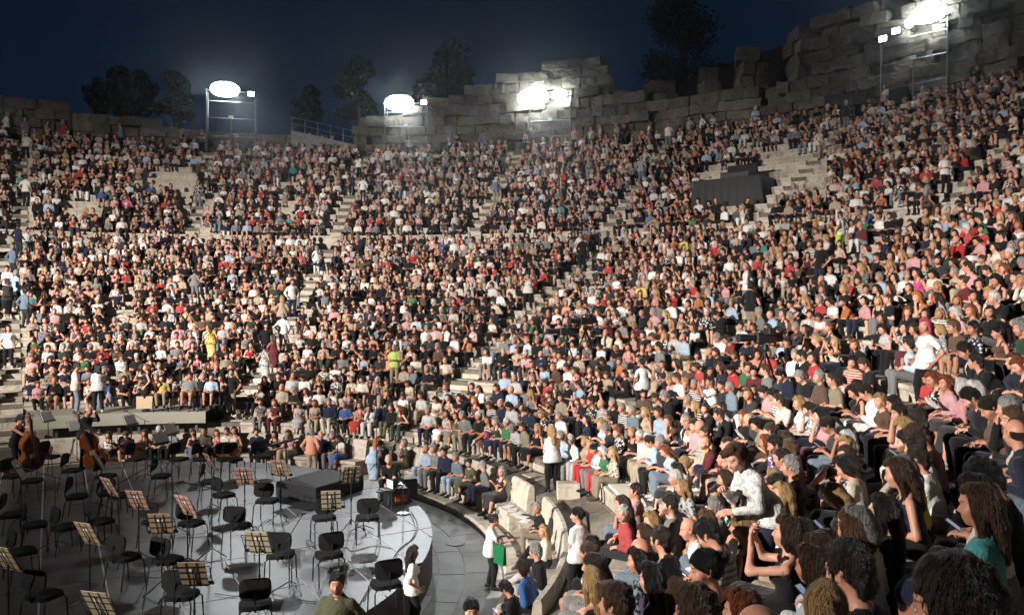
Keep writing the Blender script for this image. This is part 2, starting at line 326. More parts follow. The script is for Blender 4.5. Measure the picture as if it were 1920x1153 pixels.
# ------------------------------------------------------------------ people: figures grown from distance fields
V3 = lambda *a: np.array(a, dtype=np.float64)
def nrm(v):
    n = np.linalg.norm(v); return v/n if n > 1e-9 else v
def rotm(yaw=0, pitch=0, roll=0):            # pitch > 0 tips forward (towards +y), yaw > 0 turns to the figure's left
    cy, sy = math.cos(yaw), math.sin(yaw); cp, sp = math.cos(-pitch), math.sin(-pitch); cr, sr = math.cos(roll), math.sin(roll)
    Rz = np.array([[cy,-sy,0],[sy,cy,0],[0,0,1]]); Rx = np.array([[1,0,0],[0,cp,-sp],[0,sp,cp]]); Ry = np.array([[cr,0,sr],[0,1,0],[-sr,0,cr]])
    return Rz @ Rx @ Ry
def axis(lo, hi, st, f=None):
    if f is None: return np.arange(lo, hi+st, st, dtype=np.float32)
    a, b, fs = f
    l = np.arange(a, lo-st, -st)[::-1]; m = np.arange(a+fs, b, fs); h = np.arange(m[-1]+fs, hi+st, st)
    return np.concatenate([l, m, h]).astype(np.float32)

class Field:
    def __init__(s, xs, ys, zs):
        s.xs, s.ys, s.zs = xs, ys, zs
        s.F = np.full((len(xs), len(ys), len(zs)), 0.5, np.float32)
    def box(s, lo, hi):
        r = []
        for ax, a, b in zip((s.xs, s.ys, s.zs), lo, hi):
            i, j = int(np.searchsorted(ax, a)), int(np.searchsorted(ax, b)); r.append(slice(max(i-1, 0), min(j+1, len(ax))))
        return tuple(r)
    def cap(s, a, b, ra, rb, k=0.03, sc=(1,1,1), R=None, sub=False, m=0.10):
        """round cone a-b, stretched by sc in the frame R; joined smoothly (or cut out)"""
        a, b = np.asarray(a, float), np.asarray(b, float); rm = max(ra, rb)*max(sc) + m
        sl = s.box(np.minimum(a, b)-rm, np.maximum(a, b)+rm)
        X, Y, Z = s.xs[sl[0]][:,None,None], s.ys[sl[1]][None,:,None], s.zs[sl[2]][None,None,:]
        if X.size*Y.size*Z.size == 0: return
        px, py, pz = X-a[0], Y-a[1], Z-a[2]; ba = b-a
        if R is not None or sc != (1,1,1):
            R = np.eye(3) if R is None else R
            M = (R / np.array(sc)).T                          # world -> scaled local
            px, py, pz = [M[i,0]*px+M[i,1]*py+M[i,2]*pz for i in range(3)]
            ba = M @ ba; f = min(sc)
        else: f = 1.0
        L = float(ba @ ba)
        if L > 1e-8:
            h = np.clip((px*ba[0]+py*ba[1]+pz*ba[2])/L, 0, 1); px, py, pz = px-h*ba[0], py-h*ba[1], pz-h*ba[2]
            rad = ra+h*(rb-ra)
        else: rad = ra
        d = ((np.sqrt(px*px+py*py+pz*pz)-rad)*f).astype(np.float32)
        o = s.F[sl]
        if sub:
            h = np.clip(0.5-0.5*(o+d)/k, 0, 1); s.F[sl] = o*(1-h)-d*h+k*h*(1-h)
        else:
            h = np.clip(0.5+0.5*(o-d)/k, 0, 1); s.F[sl] = o*(1-h)+d*h-k*h*(1-h)
    def plane(s, p, n):                                    # keep the side that n points away from
        p, n = np.asarray(p, float), nrm(np.asarray(n, float))
        d = (s.xs[:,None,None]-p[0])*n[0]+(s.ys[None,:,None]-p[1])*n[1]+(s.zs[None,None,:]-p[2])*n[2]
        s.F = np.maximum(s.F, d.astype(np.float32))
    def noise(s, amp, fr, seed=0):
        r = np.random.default_rng(seed); X, Y, Z = s.xs[:,None,None], s.ys[None,:,None], s.zs[None,None,:]; acc = 0
        for i in range(5):
            q = r.normal(size=3)*fr; acc = acc+np.sin(q[0]*X+q[1]*Y+q[2]*Z+r.uniform(0, 6.28))
        s.F += (amp*acc/2).astype(np.float32)
    def folds(s, amp, seed=0):                             # ridged creases
        r = np.random.default_rng(seed); X, Y, Z = s.xs[:,None,None], s.ys[None,:,None], s.zs[None,None,:]; acc = 0
        for i in range(4):
            q = r.normal(size=3)*(26, 34, 42, 30)[i]; w = r.normal(size=3)*14
            acc = acc+np.abs(np.sin(q[0]*X+q[1]*Y+q[2]*Z+1.3*np.sin(w[0]*X+w[1]*Y+w[2]*Z)+r.uniform(0, 6.28)))
        s.F += (amp*(acc/4-.6)).astype(np.float32)
    def mesh(s):
        F, xs, ys, zs = s.F, s.xs, s.ys, s.zs
        S = F < 0; nx, ny, nz = F.shape
        c = [S[i:nx-1+i, j:ny-1+j, k:nz-1+k] for i in (0,1) for j in (0,1) for k in (0,1)]
        cnt = sum(x.astype(np.int8) for x in c); mix = (cnt > 0) & (cnt < 8)
        I, J, K = np.nonzero(mix); n = len(I)
        if n == 0: return np.zeros((0,3)), np.zeros((0,4), int)
        vid = np.full(mix.shape, -1, np.int64); vid[I,J,K] = np.arange(n)
        off = [(i,j,k) for i in (0,1) for j in (0,1) for k in (0,1)]
        val = np.stack([F[I+a, J+b, K+d] for a,b,d in off], 1).astype(np.float64)
        pos = np.stack([np.stack([xs[I+a], ys[J+b], zs[K+d]], 1) for a,b,d in off], 1).astype(np.float64)
        acc = np.zeros((n,3)); w = np.zeros(n)
        for a in range(8):
            for b in range(a+1, 8):
                if sum(abs(off[a][q]-off[b][q]) for q in range(3)) != 1: continue
                va, vb = val[:,a], val[:,b]; m = (va < 0) != (vb < 0)
                t = np.where(m, va/np.where(m, va-vb, 1), 0)
                acc += np.where(m[:,None], pos[:,a]+t[:,None]*(pos[:,b]-pos[:,a]), 0); w += m
        P = acc/w[:,None]
        Q = []
        for ax in range(3):
            sl0 = [slice(None)]*3; sl1 = [slice(None)]*3; sl0[ax] = slice(0,-1); sl1[ax] = slice(1,None)
            A, B = S[tuple(sl0)], S[tuple(sl1)]; e = A != B
            i, j, k = np.nonzero(e); o = [(ax+1)%3, (ax+2)%3]; id3 = [i,j,k]
            ok = np.ones(len(i), bool)
            for q in o: ok &= (id3[q] >= 1) & (id3[q] <= mix.shape[q]-1)
            id3 = [x[ok] for x in id3]; fl = A[i,j,k][ok]
            def cell(d1, d2):
                z = [x.copy() for x in id3]; z[o[0]] += d1; z[o[1]] += d2; return vid[z[0], z[1], z[2]]
            q4 = np.stack([cell(-1,-1), cell(0,-1), cell(0,0), cell(-1,0)], 1)
            q4[~fl] = q4[~fl][:, ::-1]; Q.append(q4)
        Q = np.concatenate(Q); return P, Q[(Q >= 0).all(1)]

def ik(a, c, l1, l2, pole):
    d = c-a; L = np.linalg.norm(d); L = min(L, (l1+l2)*0.999); u = nrm(d); x = (l1*l1-l2*l2+L*L)/(2*L)
    h = math.sqrt(max(l1*l1-x*x, 0)); p = pole-u*(pole@u); return a+u*x+nrm(p)*h, a+u*L

BUILD = {'man': dict(sh=.176, sw=1.40, hip=1.34, ch=.107, wa=.098, arm=1.0, leg=1.0, s=1.0),
         'woman': dict(sh=.155, sw=1.36, hip=1.55, ch=.100, wa=.086, arm=.84, leg=.95, s=.94),
         'stout': dict(sh=.182, sw=1.42, hip=1.46, ch=.120, wa=.132, arm=1.12, leg=1.12, s=.99)}
# wrist targets are in the torso frame (origin at the pelvis), ankles in the figure's frame
POSES = {
 'lap':    dict(seat=1, lean=.05, wr=[(-.095,.185,.165),(.105,.20,.16)], ft=[(-.13,.42),(.12,.40)], hy=.1, hp=.10),
 'clasp':  dict(seat=1, lean=.16, wr=[(-.055,.235,.14),(.055,.245,.135)], ft=[(-.10,.36),(.11,.44)], hy=-.35, hp=.05),
 'fold':   dict(seat=1, lean=-.02, wr=[(.09,.185,.315),(-.09,.21,.29)], ft=[(-.12,.45),(.15,.40)], hy=.25, hp=-.02),
 'phone':  dict(seat=1, lean=.14, wr=[(-.06,.225,.24),(.05,.205,.25)], ft=[(-.11,.38),(.11,.38)], hy=.05, hp=.55),
 'chin':   dict(seat=1, lean=.25, wr=[(.07,.24,.16),(.03,.15,.50)], ft=[(-.14,.40),(.13,.43)], hy=-.15, hp=.12),
 'lean':   dict(seat=1, lean=.52, wr=[(-.04,.44,.16),(.05,.43,.15)], ft=[(-.17,.38),(.18,.40)], hy=.35, hp=-.2),
 'cross':  dict(seat=1, lean=.06, wr=[(-.03,.22,.18),(.10,.21,.19)], ft=[(-.06,.40),(-.13,.56,.12)], hy=.55, hp=.04, legx=1),
 'turn':   dict(seat=1, lean=.10, wr=[(-.11,.18,.16),(.15,.15,.20)], ft=[(-.12,.41),(.12,.40)], ty=.35, hy=.75, hp=.02),
 'away':   dict(seat=1, lean=.12, wr=[(-.10,.19,.165),(.05,.21,.19)], ft=[(-.12,.41),(.12,.40)], ty=-.3, hy=-.7, hp=.08),
 'film':   dict(seat=1, lean=.02, wr=[(-.05,.30,.53),(.06,.30,.54)], ft=[(-.12,.41),(.12,.40)], hy=0, hp=.0),
 'stand':  dict(seat=0, lean=.02, wr=[(-.25,.05,-.02),(.24,.10,.00)], ft=[(-.11,.0),(.11,.04)], hy=.3, hp=.05),
 'hold':   dict(seat=0, lean=.03, wr=[(-.06,.24,.16),(.07,.25,.18)], ft=[(-.11,.0),(.12,.03)], hy=-.2, hp=.2),
 'akimbo': dict(seat=0, lean=.03, wr=[(-.03,.22,.10),(.12,.20,.14)], ft=[(-.14,.0),(.13,.05)], hy=.8, hp=.1),
 'reach':  dict(seat=0, lean=.10, wr=[(-.12,.33,.27),(.16,.40,.24)], ft=[(-.10,-.02),(.11,.05)], hy=.1, hp=.15),
 'shoot':  dict(seat=0, lean=.05, wr=[(-.07,.26,.52),(.08,.24,.53)], ft=[(-.14,.0),(.13,.05)], hy=0, hp=.0),
 'bend':   dict(seat=0, lean=.55, wr=[(-.05,.34,.22),(.08,.26,.38)], ft=[(-.12,.0),(.13,.10)], hy=.2, hp=.35),
 'bass':   dict(seat=0, lean=.14, wr=[(-.02,.36,.62),(-.06,.44,.14)], ft=[(-.14,.0),(.15,.04)], hy=.3, hp=.3),
}
for k_ in [k for k in POSES if POSES[k]['seat'] and k != 'film']:     # and their mirror images, heads turned otherwise
    d_ = dict(POSES[k_]); mx = lambda l: [(-l[1][0], *l[1][1:]), (-l[0][0], *l[0][1:])]
    d_['wr'] = mx(d_['wr']); d_['ft'] = mx(d_['ft']); d_['hy'] = -d_['hy']*.8-.12; d_['hp'] = d_['hp']+.06; d_['ty'] = -d_.get('ty', 0)+.1; d_['lean'] = d_['lean']+.09; POSES[k_+'2'] = d_
class Fig: pass
def figure(pose, build):
    p, b = POSES[pose], BUILD[build]; f = Fig(); f.p, f.b = p, b; s = b['s']; f.seat = p['seat']
    f.pel = V3(0, 0, .10) if f.seat else V3(0, 0, .92*s)
    f.T = rotm(p.get('ty', 0), p['lean']); tf = lambda v: f.pel + f.T @ (np.asarray(v, float)*s)
    f.tf = tf; f.waist, f.chest, f.neck = tf((0,-.005,.16)), tf((0,.0,.335)), tf((0,-.005,.475))
    f.sh = [tf((-b['sh']*.94,-.01,.388)), tf((b['sh']*.94,-.01,.388))]
    f.el, f.wr = [], []
    for i, sg in ((0,-1),(1,1)):
        w = tf(p['wr'][i]); e, w = ik(f.sh[i], w, .285*s, .25*s, f.T @ V3(sg*.55, -.45, -.8)); f.el.append(e); f.wr.append(w)
    f.hip, f.kn, f.an = [], [], []
    for i, sg in ((0,-1),(1,1)):
        h = f.pel+V3(sg*.088, 0, -.01); t = p['ft'][i]
        az = (t[2]-.02 if len(t) > 2 else -.27) if f.seat else .085
        k, a = ik(h, V3(t[0], t[1], az), .425*s, .41*s, V3(sg*.12, .8, 1.0) if f.seat else V3(0, 1, 0)); f.hip.append(h); f.kn.append(k); f.an.append(a)
    f.H = rotm(p.get('ty', 0)*.8+p['hy'], p['lean']*.35+p['hp']); f.hc = f.neck+f.T@V3(0,.01,.05)*s + f.H@V3(0,.025,.115)*s
    f.hs = 1.01 if build == 'woman' else 1.05
    return f
def fig_grid(f, st, head=False):
    pts = np.array([f.pel, f.neck, f.hc, *f.sh, *f.el, *f.wr, *f.hip, *f.kn, *f.an]); lo, hi = pts.min(0)-.26, pts.max(0)+.26
    if not head: return Field(axis(lo[0], hi[0], st), axis(lo[1], hi[1], st), axis(lo[2], hi[2], st))
    c = f.hc; q = .0115
    return Field(axis(lo[0], hi[0], st, (c[0]-.10, c[0]+.10, q)), axis(lo[1], hi[1], st, (c[1]-.13, c[1]+.14, q)), axis(lo[2], hi[2], st, (c[2]-.15, c[2]+.14, q)))
def torso(g, f, e, k=.035):
    b = f.b; s = b['s']; T = f.T
    g.cap(f.pel, f.waist, .108*s+e, b['wa']*s+e, k, (b['hip'],1,1), T)
    g.cap(f.waist, f.chest, b['wa']*s+e, b['ch']*s+e, k, (b['sw'],1,1), T)
    for i, sg in ((0,1),(1,-1)): g.cap(f.sh[i]+f.T@V3(sg*.012,0,-.002), f.neck+f.T@V3(-sg*.03,-.01,-.03), .046*s+e*.6, .045*s+e*.5, .035)
    g.cap(f.chest, f.neck+f.T@V3(0,0,-.03), .088*s+e, .05*s+e, .05, (1.25,1,1), T)
    if f.b is BUILD['woman']:
        for sg in (-1, 1): g.cap(f.tf((sg*.068,.085,.30)), f.tf((sg*.068,.085,.30)), .052+e, .052+e, .04)
    if f.b is BUILD['stout']: g.cap(f.tf((0,.07,.13)), f.tf((0,.06,.2)), .115+e, .10+e, .06, (1.25,1,1), T)
def arm(g, f, i, e, u=1.0, l=1.0):
    a = f.b['arm']; S, E, W = f.sh[i], f.el[i], f.wr[i]
    g.cap(S, S+(E-S)*u, .049*a+e, (.049-.008*u)*a+e, .018)
    if l > 0: g.cap(E, E+(W-E)*l, .041*a+e, (.041-.013*l)*a+e, .02)
def legs(g, f, e, u=1.0, l=1.0, k=.03):
    q = f.b['leg']
    for i in (0, 1):
        h, n, a = f.hip[i], f.kn[i], f.an[i]
        g.cap(h, h+(n-h)*u, .088*q+e, (.088-.027*u)*q+e, k)
        if l > 0:
            g.cap(n, n+(a-n)*l, .058*q+e, (.058-.02*l)*q+e, .02)
            if e < .01: g.cap(n+(a-n)*.18+V3(0,-.018,0), n+(a-n)*.45+V3(0,-.018,0), .045*q, .035*q, .03)
def foot_dir(f, i):
    d = V3((-.12,.12)[i], 1, -.05 if len(f.p['ft'][i]) < 3 else -.5); return nrm(d)
def head_sdf(g, f):
    c, R, s = f.hc, f.H, f.hs; P = lambda *v: c+R@(np.array(v)*s)
    g.cap(f.neck+f.T@V3(0,0,-.03), P(0,-.02,-.06), .058*f.b['s'], .053*f.b['s'], .02)
    g.cap(P(0,-.018,.025), P(0,-.018,.025), .094*s, .094*s, .02, (.82,1.04,1.08), R)
    g.cap(P(0,.028,-.035), P(0,.028,-.035), .066*s, .066*s, .03, (.92,1,1.08), R)
    g.cap(P(0,.058,-.092), P(0,.052,-.085), .021, .026, .025)
    for sg in (-1, 1):
        g.cap(P(sg*.043,.048,-.022), P(sg*.043,.048,-.022), .03, .03, .02)
        g.cap(P(sg*.032,.088,.01), P(sg*.032,.088,.01), .011, .011, .012, sub=True)
        g.cap(P(sg*.032,.074,.008), P(sg*.032,.074,.008), .0125, .0125, .004)
        g.cap(P(sg*.012,.079,.034), P(sg*.046,.070,.032), .010, .009, .012)
        g.cap(P(sg*.082,-.018,.012), P(sg*.078,-.010,-.026), .014, .010, .006, (.6,1,1), R)
    g.cap(P(0,.083,.012), P(0,.106,-.028), .008, .0125, .010)
    g.cap(P(-.011,.092,-.032), P(.011,.092,-.032), .0095, .0095, .008)
    g.cap(P(-.018,.078,-.058), P(.018,.078,-.058), .009, .009, .012)
    g.cap(P(-.016,.079,-.068), P(.016,.079,-.068), .008, .008, .010)

_hand = {}
def hand_mesh(kind):
    """right hand: wrist at the origin, fingers along +y, palm towards -z, thumb on -x"""
    if kind in _hand: return _hand[kind]
    g = Field(axis(-.085,.06,.0062), axis(-.045,.20,.0062), axis(-.085,.04,.0062))
    g.cap((0,-.03,0), (0,.02,0), .024, .025, .02, (1.15,1,.8)); g.cap((-.004,.03,0), (.002,.075,0), .028, .032, .02, (1.25,1,.5))
    curl = {'soft': .45, 'grip': 1.05}[kind]
    for x, l, y in ((-.030,.074,.085), (-.010,.084,.090), (.011,.078,.087), (.031,.060,.078)):
        p = V3(x, y, .002); a = curl*.45; d = nrm(V3(x*1.6, 1, 0))
        for j, q in enumerate((.46,.31,.23)):
            n = p+(d*math.cos(a)+V3(0,0,-1)*math.sin(a))*l*q; g.cap(p, n, .0092-.0008*j, .0085-.0008*j, .005); p = n; a += curl*.8
    p = V3(-.026,.025,-.006)
    for d, l, r in ((V3(-.75,.65,-.25),.042,.0125), (V3(-.45,.85,-.4*curl-.1),.032,.0105), (V3(-.2,.9,-.6*curl-.1),.026,.0095)):
        n = p+nrm(d)*l; g.cap(p, n, r, r-.001, .007); p = n
    _hand[kind] = g.mesh(); return _hand[kind]
def place_hand(f, i, kind='soft', pn=None):
    P, Q = hand_mesh(kind); d = nrm(f.wr[i]-f.el[i])
    if f.seat and f.p['wr'][i][2] < .26: d = nrm(d+V3(0,.3,-.45))
    pn = f.T @ V3((.25,-.25)[i], .1, -1.0) if pn is None else pn
    if not f.seat and f.p['wr'][i][2] < .05: pn = V3((1,-1)[i], .2, 0)
    if f.p['wr'][i][2] > .4: pn = V3(0, -.3, .2)+nrm(f.hc-f.wr[i])
    z = -nrm(pn-d*(pn@d)); x = np.cross(d, z); M = np.stack([x, d, z], 1)
    L = P.copy()
    if i == 0: L[:,0] *= -1; Q = Q[:, ::-1]
    return L@M.T+f.wr[i]-d*.005, Q
def join(parts):
    P, Q, n = [], [], 0
    for p, q in parts: P.append(p); Q.append(q+n); n += len(p)
    return np.concatenate(P), np.concatenate(Q)

def part_body(f, st=.026):
    g = fig_grid(f, st, True); head_sdf(g, f); torso(g, f, -.012)
    for i in (0, 1): arm(g, f, i, 0)
    legs(g, f, -.004)
    for i in (0, 1): a = f.an[i]; g.cap(a+V3(0,-.02,-.03), a+foot_dir(f, i)*.14+V3(0,0,-.05), .034, .024, .02)
    return join([g.mesh()]+[place_hand(f, i, 'grip' if f.p['wr'][i][2] > .24 else 'soft') for i in (0, 1)])
def neckcut(g, f, r=.075, d=.0):
    g.cap(f.neck+f.T@V3(0,.012-d*.4,.0-d), f.neck+f.T@V3(0,.03,.12), r*.85, r*1.6, .008, sub=True)
def hem(f, e): return f.pel+f.T@V3(0,0,-.13 if f.seat else -.13)
def part_top(f, kind, st=.024):
    g = fig_grid(f, st); e = {'tee': .013, 'shirt': .015, 'tank': .008, 'jacket': .026, 'dress': .011}[kind]
    torso(g, f, e)
    if not f.seat: g.cap(f.pel+V3(0,0,-.09), f.pel+V3(0,0,.03), .138+e, .12+e, .05, (f.b['hip']*1.03,1,1))
    if kind in ('tee', 'dress'):
        u = .62 if kind == 'tee' else .35
        for i in (0, 1): arm(g, f, i, e+.004, u, 0)
    if kind in ('shirt', 'jacket'):
        for i in (0, 1): arm(g, f, i, e, 1, .93)
    g.folds(.007, 3); g.noise(.0022, 62, 5)
    if kind == 'tank':
        g.plane(f.tf((0,0,.40)), f.T@V3(0,.35,1)); d = f.b['sh']*.52
        for sg in (-1, 1):
            g.cap(f.tf((sg*d,.09,.37)), f.tf((sg*d,.02,.475)), .017, .016, .01); g.cap(f.tf((sg*d,-.08,.37)), f.tf((sg*d,.01,.475)), .017, .016, .01)
    else: neckcut(g, f, .068 if kind != 'jacket' else .085, .02 if kind == 'dress' else 0)
    if kind == 'jacket':                                      # open front
        g.cap(f.tf((0,.16,.42)), f.tf((0,.17,.02)), .085, .028, .008, (.75,1,1), f.T, sub=True)
    if kind == 'shirt':
        h = f.neck+f.T@V3(0,.0,.012)
        for q in range(10):
            a0, a1 = -2.6+q*.52, -2.6+(q+1)*.52
            w = lambda a: h+f.T@V3(math.sin(a)*.066, math.cos(a)*.058-.005, -.02*math.cos(a)+.012)
            g.cap(w(a0), w(a1), .014, .014, .008, m=.04)
    if f.seat: g.plane(f.pel+V3(0,0,-.095), V3(0,0,-1))
    else: g.plane(f.pel+V3(0,0,-.14), V3(0,0,-1))
    return g.mesh()
def part_bottom(f, kind, st=.025):
    g = fig_grid(f, st); e = .014
    g.cap(f.pel, f.pel+(f.waist-f.pel)*.35, .112+e*.5, .106+e*.3, .04, (f.b['hip'],1,1), f.T)
    if kind == 'trousers': legs(g, f, e, 1, .96)
    if kind == 'wide': legs(g, f, e+.018, 1, .97, .05)
    if kind == 'shorts': legs(g, f, e+.012, .85, 0)
    if kind == 'skirt':
        k = (f.kn[0]+f.kn[1])/2; legs(g, f, e+.006, 1, 0, .07); g.cap(f.pel, k, .11, .07, .09, (1.3,1,1))
        a = (f.an[0]+f.an[1])/2; g.cap(k, k+(a-k)*.62, .085, .115, .06, (1.35,1,1))
    g.folds(.007, 7); g.noise(.002, 60, 8)
    if kind == 'skirt': g.plane(k+(a-k)*.66, a-k)
    if f.seat: g.plane(f.pel+V3(0,0,-.1), V3(0,0.12,-1)) if kind == 'shorts' else None
    return g.mesh()
def part_shoes(f, side, st=.017):
    out = []
    for i in (side,):
        a = f.an[i]; d = foot_dir(f, i); lo, hi = a-.22, a+.25
        g = Field(axis(lo[0],hi[0],st), axis(lo[1],hi[1],st), axis(lo[2],hi[2],st)); dn = nrm(np.cross(np.cross(d, V3(0,0,-1)), d))
        g.cap(a-d*.045+dn*.035, a+d*.05+dn*.04, .040, .038, .02); g.cap(a+d*.05+dn*.045, a+d*.155+dn*.055, .040, .032, .03, (1,1,1)); g.cap(a, a+dn*.03, .046, .044, .02)
        g.plane(a+dn*.083, dn); out.append(g.mesh())
    return join(out)

def hair_mesh(kind, strands=0):
    """in the head's own frame"""
    st = .012; big = kind in ('long', 'wavy', 'ponytail', 'curly')
    g = Field(axis(-.21,.21,st), axis(-.24,.16,st), axis(-.46 if big else -.22,.22,st))
    cap = dict(short=.016, crop=.011, bald=.008, bob=.017, long=.013, wavy=.015, bun=.013, ponytail=.013, curly=.034, grey=.017)[kind]
    g.cap((0,-.018,.025), (0,-.018,.025), .094+cap, .094+cap, .01, (.82,1.04,1.08))
    if kind == 'short': g.cap((.02,.045,.104), (-.01,-.03,.122), .022, .028, .03, (1.7,1,1)); g.cap((-.05,.03,.09), (-.06,-.05,.07), .022, .02, .02)
    if kind == 'grey': g.cap((-.03,.035,.104), (.01,-.05,.11), .024, .030, .03, (1.7,1,1))
    if kind in ('short', 'grey', 'crop'):
        g.noise(.004, 52, 9)
    if kind == 'bald': g.plane((0,0,.035), (0,-.2,1)); g.plane((0,.012,0), (0,1,.2))
    n, off = (V3(0,.85,-1), .002 if kind in ('short', 'grey', 'crop') else -.008)
    if kind in ('bob', 'long', 'wavy', 'curly'): n, off = V3(0,1.35,-1), .02
    if kind == 'curly': n = V3(0, 1.1, -.8)
    g.plane((0,0,off), n)
    if kind in ('short', 'grey', 'crop'):                      # sideburns and nape
        for sg in (-1, 1): g.cap((sg*.079,.028,.02), (sg*.076,.022,-.022), .013, .008, .012, (.55,1,1)); g.cap((sg*.045,-.085,-.05), (sg*.035,-.072,-.095), .026, .018, .02)
        g.cap((0,-.085,-.06), (0,-.070,-.10), .03, .018, .02)
    if kind in ('bob', 'long', 'wavy', 'curly'):
        L = {'bob': .115, 'long': .33, 'wavy': .30, 'curly': .17}[kind]; w = .036 if kind != 'curly' else .06
        for sg in (-1, 1):
            g.cap((sg*.070,.005,.05), (sg*.082,-.005,-.04), .022, .021, .03); g.cap((sg*.080,-.012,-.04), (sg*.078,-.03,-L*.85), .023, w*.5, .03)
        g.cap((0,-.080,.0), (0,-.110,-.12 if big else -.07), .048, .038, .04, (1.8,1,1)); g.cap((0,-.110,-.10 if big else -.06), (0,-.118,-L), .036, .022, .03, (2.1,1,1))
        g.cap((.02,.07,.085), (-.03,.02,.125), .022, .024, .03, (1.6,1,1))
    if kind == 'bun': g.cap((0,-.125,.06), (0,-.13,.06), .043, .043, .012)
    if kind == 'ponytail': g.cap((0,-.12,.05), (0,-.165,.0), .03, .03, .01); g.cap((0,-.165,.0), (0,-.165,-.27), .032, .014, .02)
    if kind in ('wavy', 'curly'): g.noise(.003 if kind == 'wavy' else .006, 80, 2); g.noise(.0025, 160, 4)
    elif kind == 'bald': g.noise(.002, 90, 1)
    else: g.noise(.0022, 70, 1); g.noise(.002, 140, 6)
    P, Q = g.mesh()
    if not strands: return P, Q
    # loose strands lying on the surface, combed away from the crown
    r = np.random.default_rng(len(kind)); gx, gy, gz = np.gradient(g.F, g.xs, g.ys, g.zs); lo = np.array([g.xs[0], g.ys[0], g.zs[0]])
    def at(p):
        i = np.clip(np.rint((p-lo)/st).astype(int), 0, np.array(g.F.shape)-1); i = (i[:,0], i[:,1], i[:,2]); n = np.stack([gx[i], gy[i], gz[i]], 1); n /= np.linalg.norm(n, axis=1, keepdims=True)+1e-9; return g.F[i], n
    p = P[r.integers(0, len(P), strands)]+r.normal(size=(strands,3))*.003; seg = 7; stp = {'short': .0085, 'crop': .005, 'bald': .004, 'grey': .0085, 'curly': .011}.get(kind, .016); wdt = r.uniform(.0008, .0018, (strands,1)); lift = r.uniform(.0003, .0028, (strands,1))*(.3 if kind in ('short', 'grey', 'crop', 'bald') else 1); crown = np.array([.012,-.055,.13]); tw = r.normal(size=(strands,3))*(.2 if kind == 'curly' else .035); A, B = [], []
    for k in range(seg+1):
        d, n = at(p); p = p-n*(d[:,None]-.001)*.8; q = p+n*lift*math.sin(math.pi*(k+.6)/(seg+1.2))
        v = p-crown; v[:,2] -= .10+np.maximum(0, .04-p[:,2])*6; v += tw*np.linalg.norm(v, axis=1, keepdims=True); v -= n*(v*n).sum(1, keepdims=True); v /= np.linalg.norm(v, axis=1, keepdims=True)+1e-9
        sd = np.cross(v, n)*wdt*(1 if k < seg else .2); A.append(q-sd); B.append(q+sd); p = p+v*stp
    V_ = np.stack([x for ab in zip(A, B) for x in ab], 1).reshape(-1, 3); m_ = 2*(seg+1); b0 = (np.arange(strands)*m_)[:,None,None]; k_ = np.arange(seg)[None,:,None]*2
    F_ = (b0+k_+np.array([0,1,3,2])[None,None,:]).reshape(-1, 4); return np.concatenate([P, V_]), np.concatenate([Q, F_+len(P)])

_meshes = {}
def to_mesh(name, P, Q, mat=None):
    me = bpy.data.meshes.new(name); me.vertices.add(len(P)); me.vertices.foreach_set('co', P.astype(np.float32).ravel())
    me.loops.add(Q.size); me.loops.foreach_set('vertex_index', Q.astype(np.int32).ravel())
    me.polygons.add(len(Q)); me.polygons.foreach_set('loop_start', np.arange(0, Q.size, Q.shape[1], dtype=np.int32)); me.polygons.foreach_set('loop_total', np.full(len(Q), Q.shape[1], np.int32))
    me.polygons.foreach_set('use_smooth', np.ones(len(Q), bool)); me.update(calc_edges=True)
    if mat: me.materials.append(mat)
    return me
def decimate(jobs):
    """jobs: list of (mesh, ratio) -> reduced meshes, one dependency graph update for all"""
    tmp = []
    for me, r in jobs:
        o = bpy.data.objects.new('tmp', me); C.objects.link(o); m = o.modifiers.new('d', 'DECIMATE'); m.ratio = r; tmp.append(o)
    dg = bpy.context.evaluated_depsgraph_get(); dg.update(); out = []
    for o in tmp:
        me = bpy.data.meshes.new_from_object(o.evaluated_get(dg)); out.append(me)
    for o in tmp: old = o.data; bpy.data.objects.remove(o); bpy.data.meshes.remove(old)
    return out
def add_hp(me, f):
    n = len(me.vertices); co = np.empty(n*3, np.float32); me.vertices.foreach_get('co', co); co = co.reshape(-1,3)
    hp = (co-f.hc)@f.H/f.hs; a = me.attributes.new('hp', 'FLOAT_VECTOR', 'POINT'); a.data.foreach_set('vector', hp.astype(np.float32).ravel())
# ------------------------------------------------------------------ ruined retaining wall, hill, trees
TOPZ = UP_Z+UP_H*(UP_N-1)
def lerp_tab(tab, x):
    for (x0, y0), (x1, y1) in zip(tab, tab[1:]):
        if x <= x1: return y0+(y1-y0)*max(0, min(1, (x-x0)/(x1-x0)))
    return tab[-1][1]
# wall crest above the top row (bearing in degrees -> metres)
CREST = [(-46,3.4),(-31,3.2),(-26,2.6),(-20,2.3),(-14,2.0),(-10,1.9),(-4.6,1.9),(-4.5,.6),(-1.2,.6),(-1.1,3.4),(4.0,3.6),(6.0,4.4),(9.5,4.6),(12,5.4),(17,5.6),(18.5,6.6),(23.5,6.4),(23.6,3.6),(27,3.4),(33,3.3),(36,3.0),(40,3.3),(42,4.0),(43,6.4),(47.5,6.2),(52,6.0),(60,7.5),(70,8.5),(80,8)]
wl = thing('ruined_wall', 'ruined ashlar retaining wall of weathered blocks behind the top row', 'wall')
wb = MB()
for i in range(126):
    a0, a1 = R(-46+i), R(-45+i); h0 = TOPZ+lerp_tab(CREST, -46+i)-.35; h1 = TOPZ+lerp_tab(CREST, -45+i)-.35
    wb.add([pol(40.75,a0,TOPZ-.5), pol(40.75,a1,TOPZ-.5), pol(40.75,a1,h1), pol(40.75,a0,h0), pol(42.6,a1,h1), pol(42.6,a0,h0)], [(3,2,1,0), (5,4,2,3)])
wb.build('rubble_core', M['limestone'], wl)
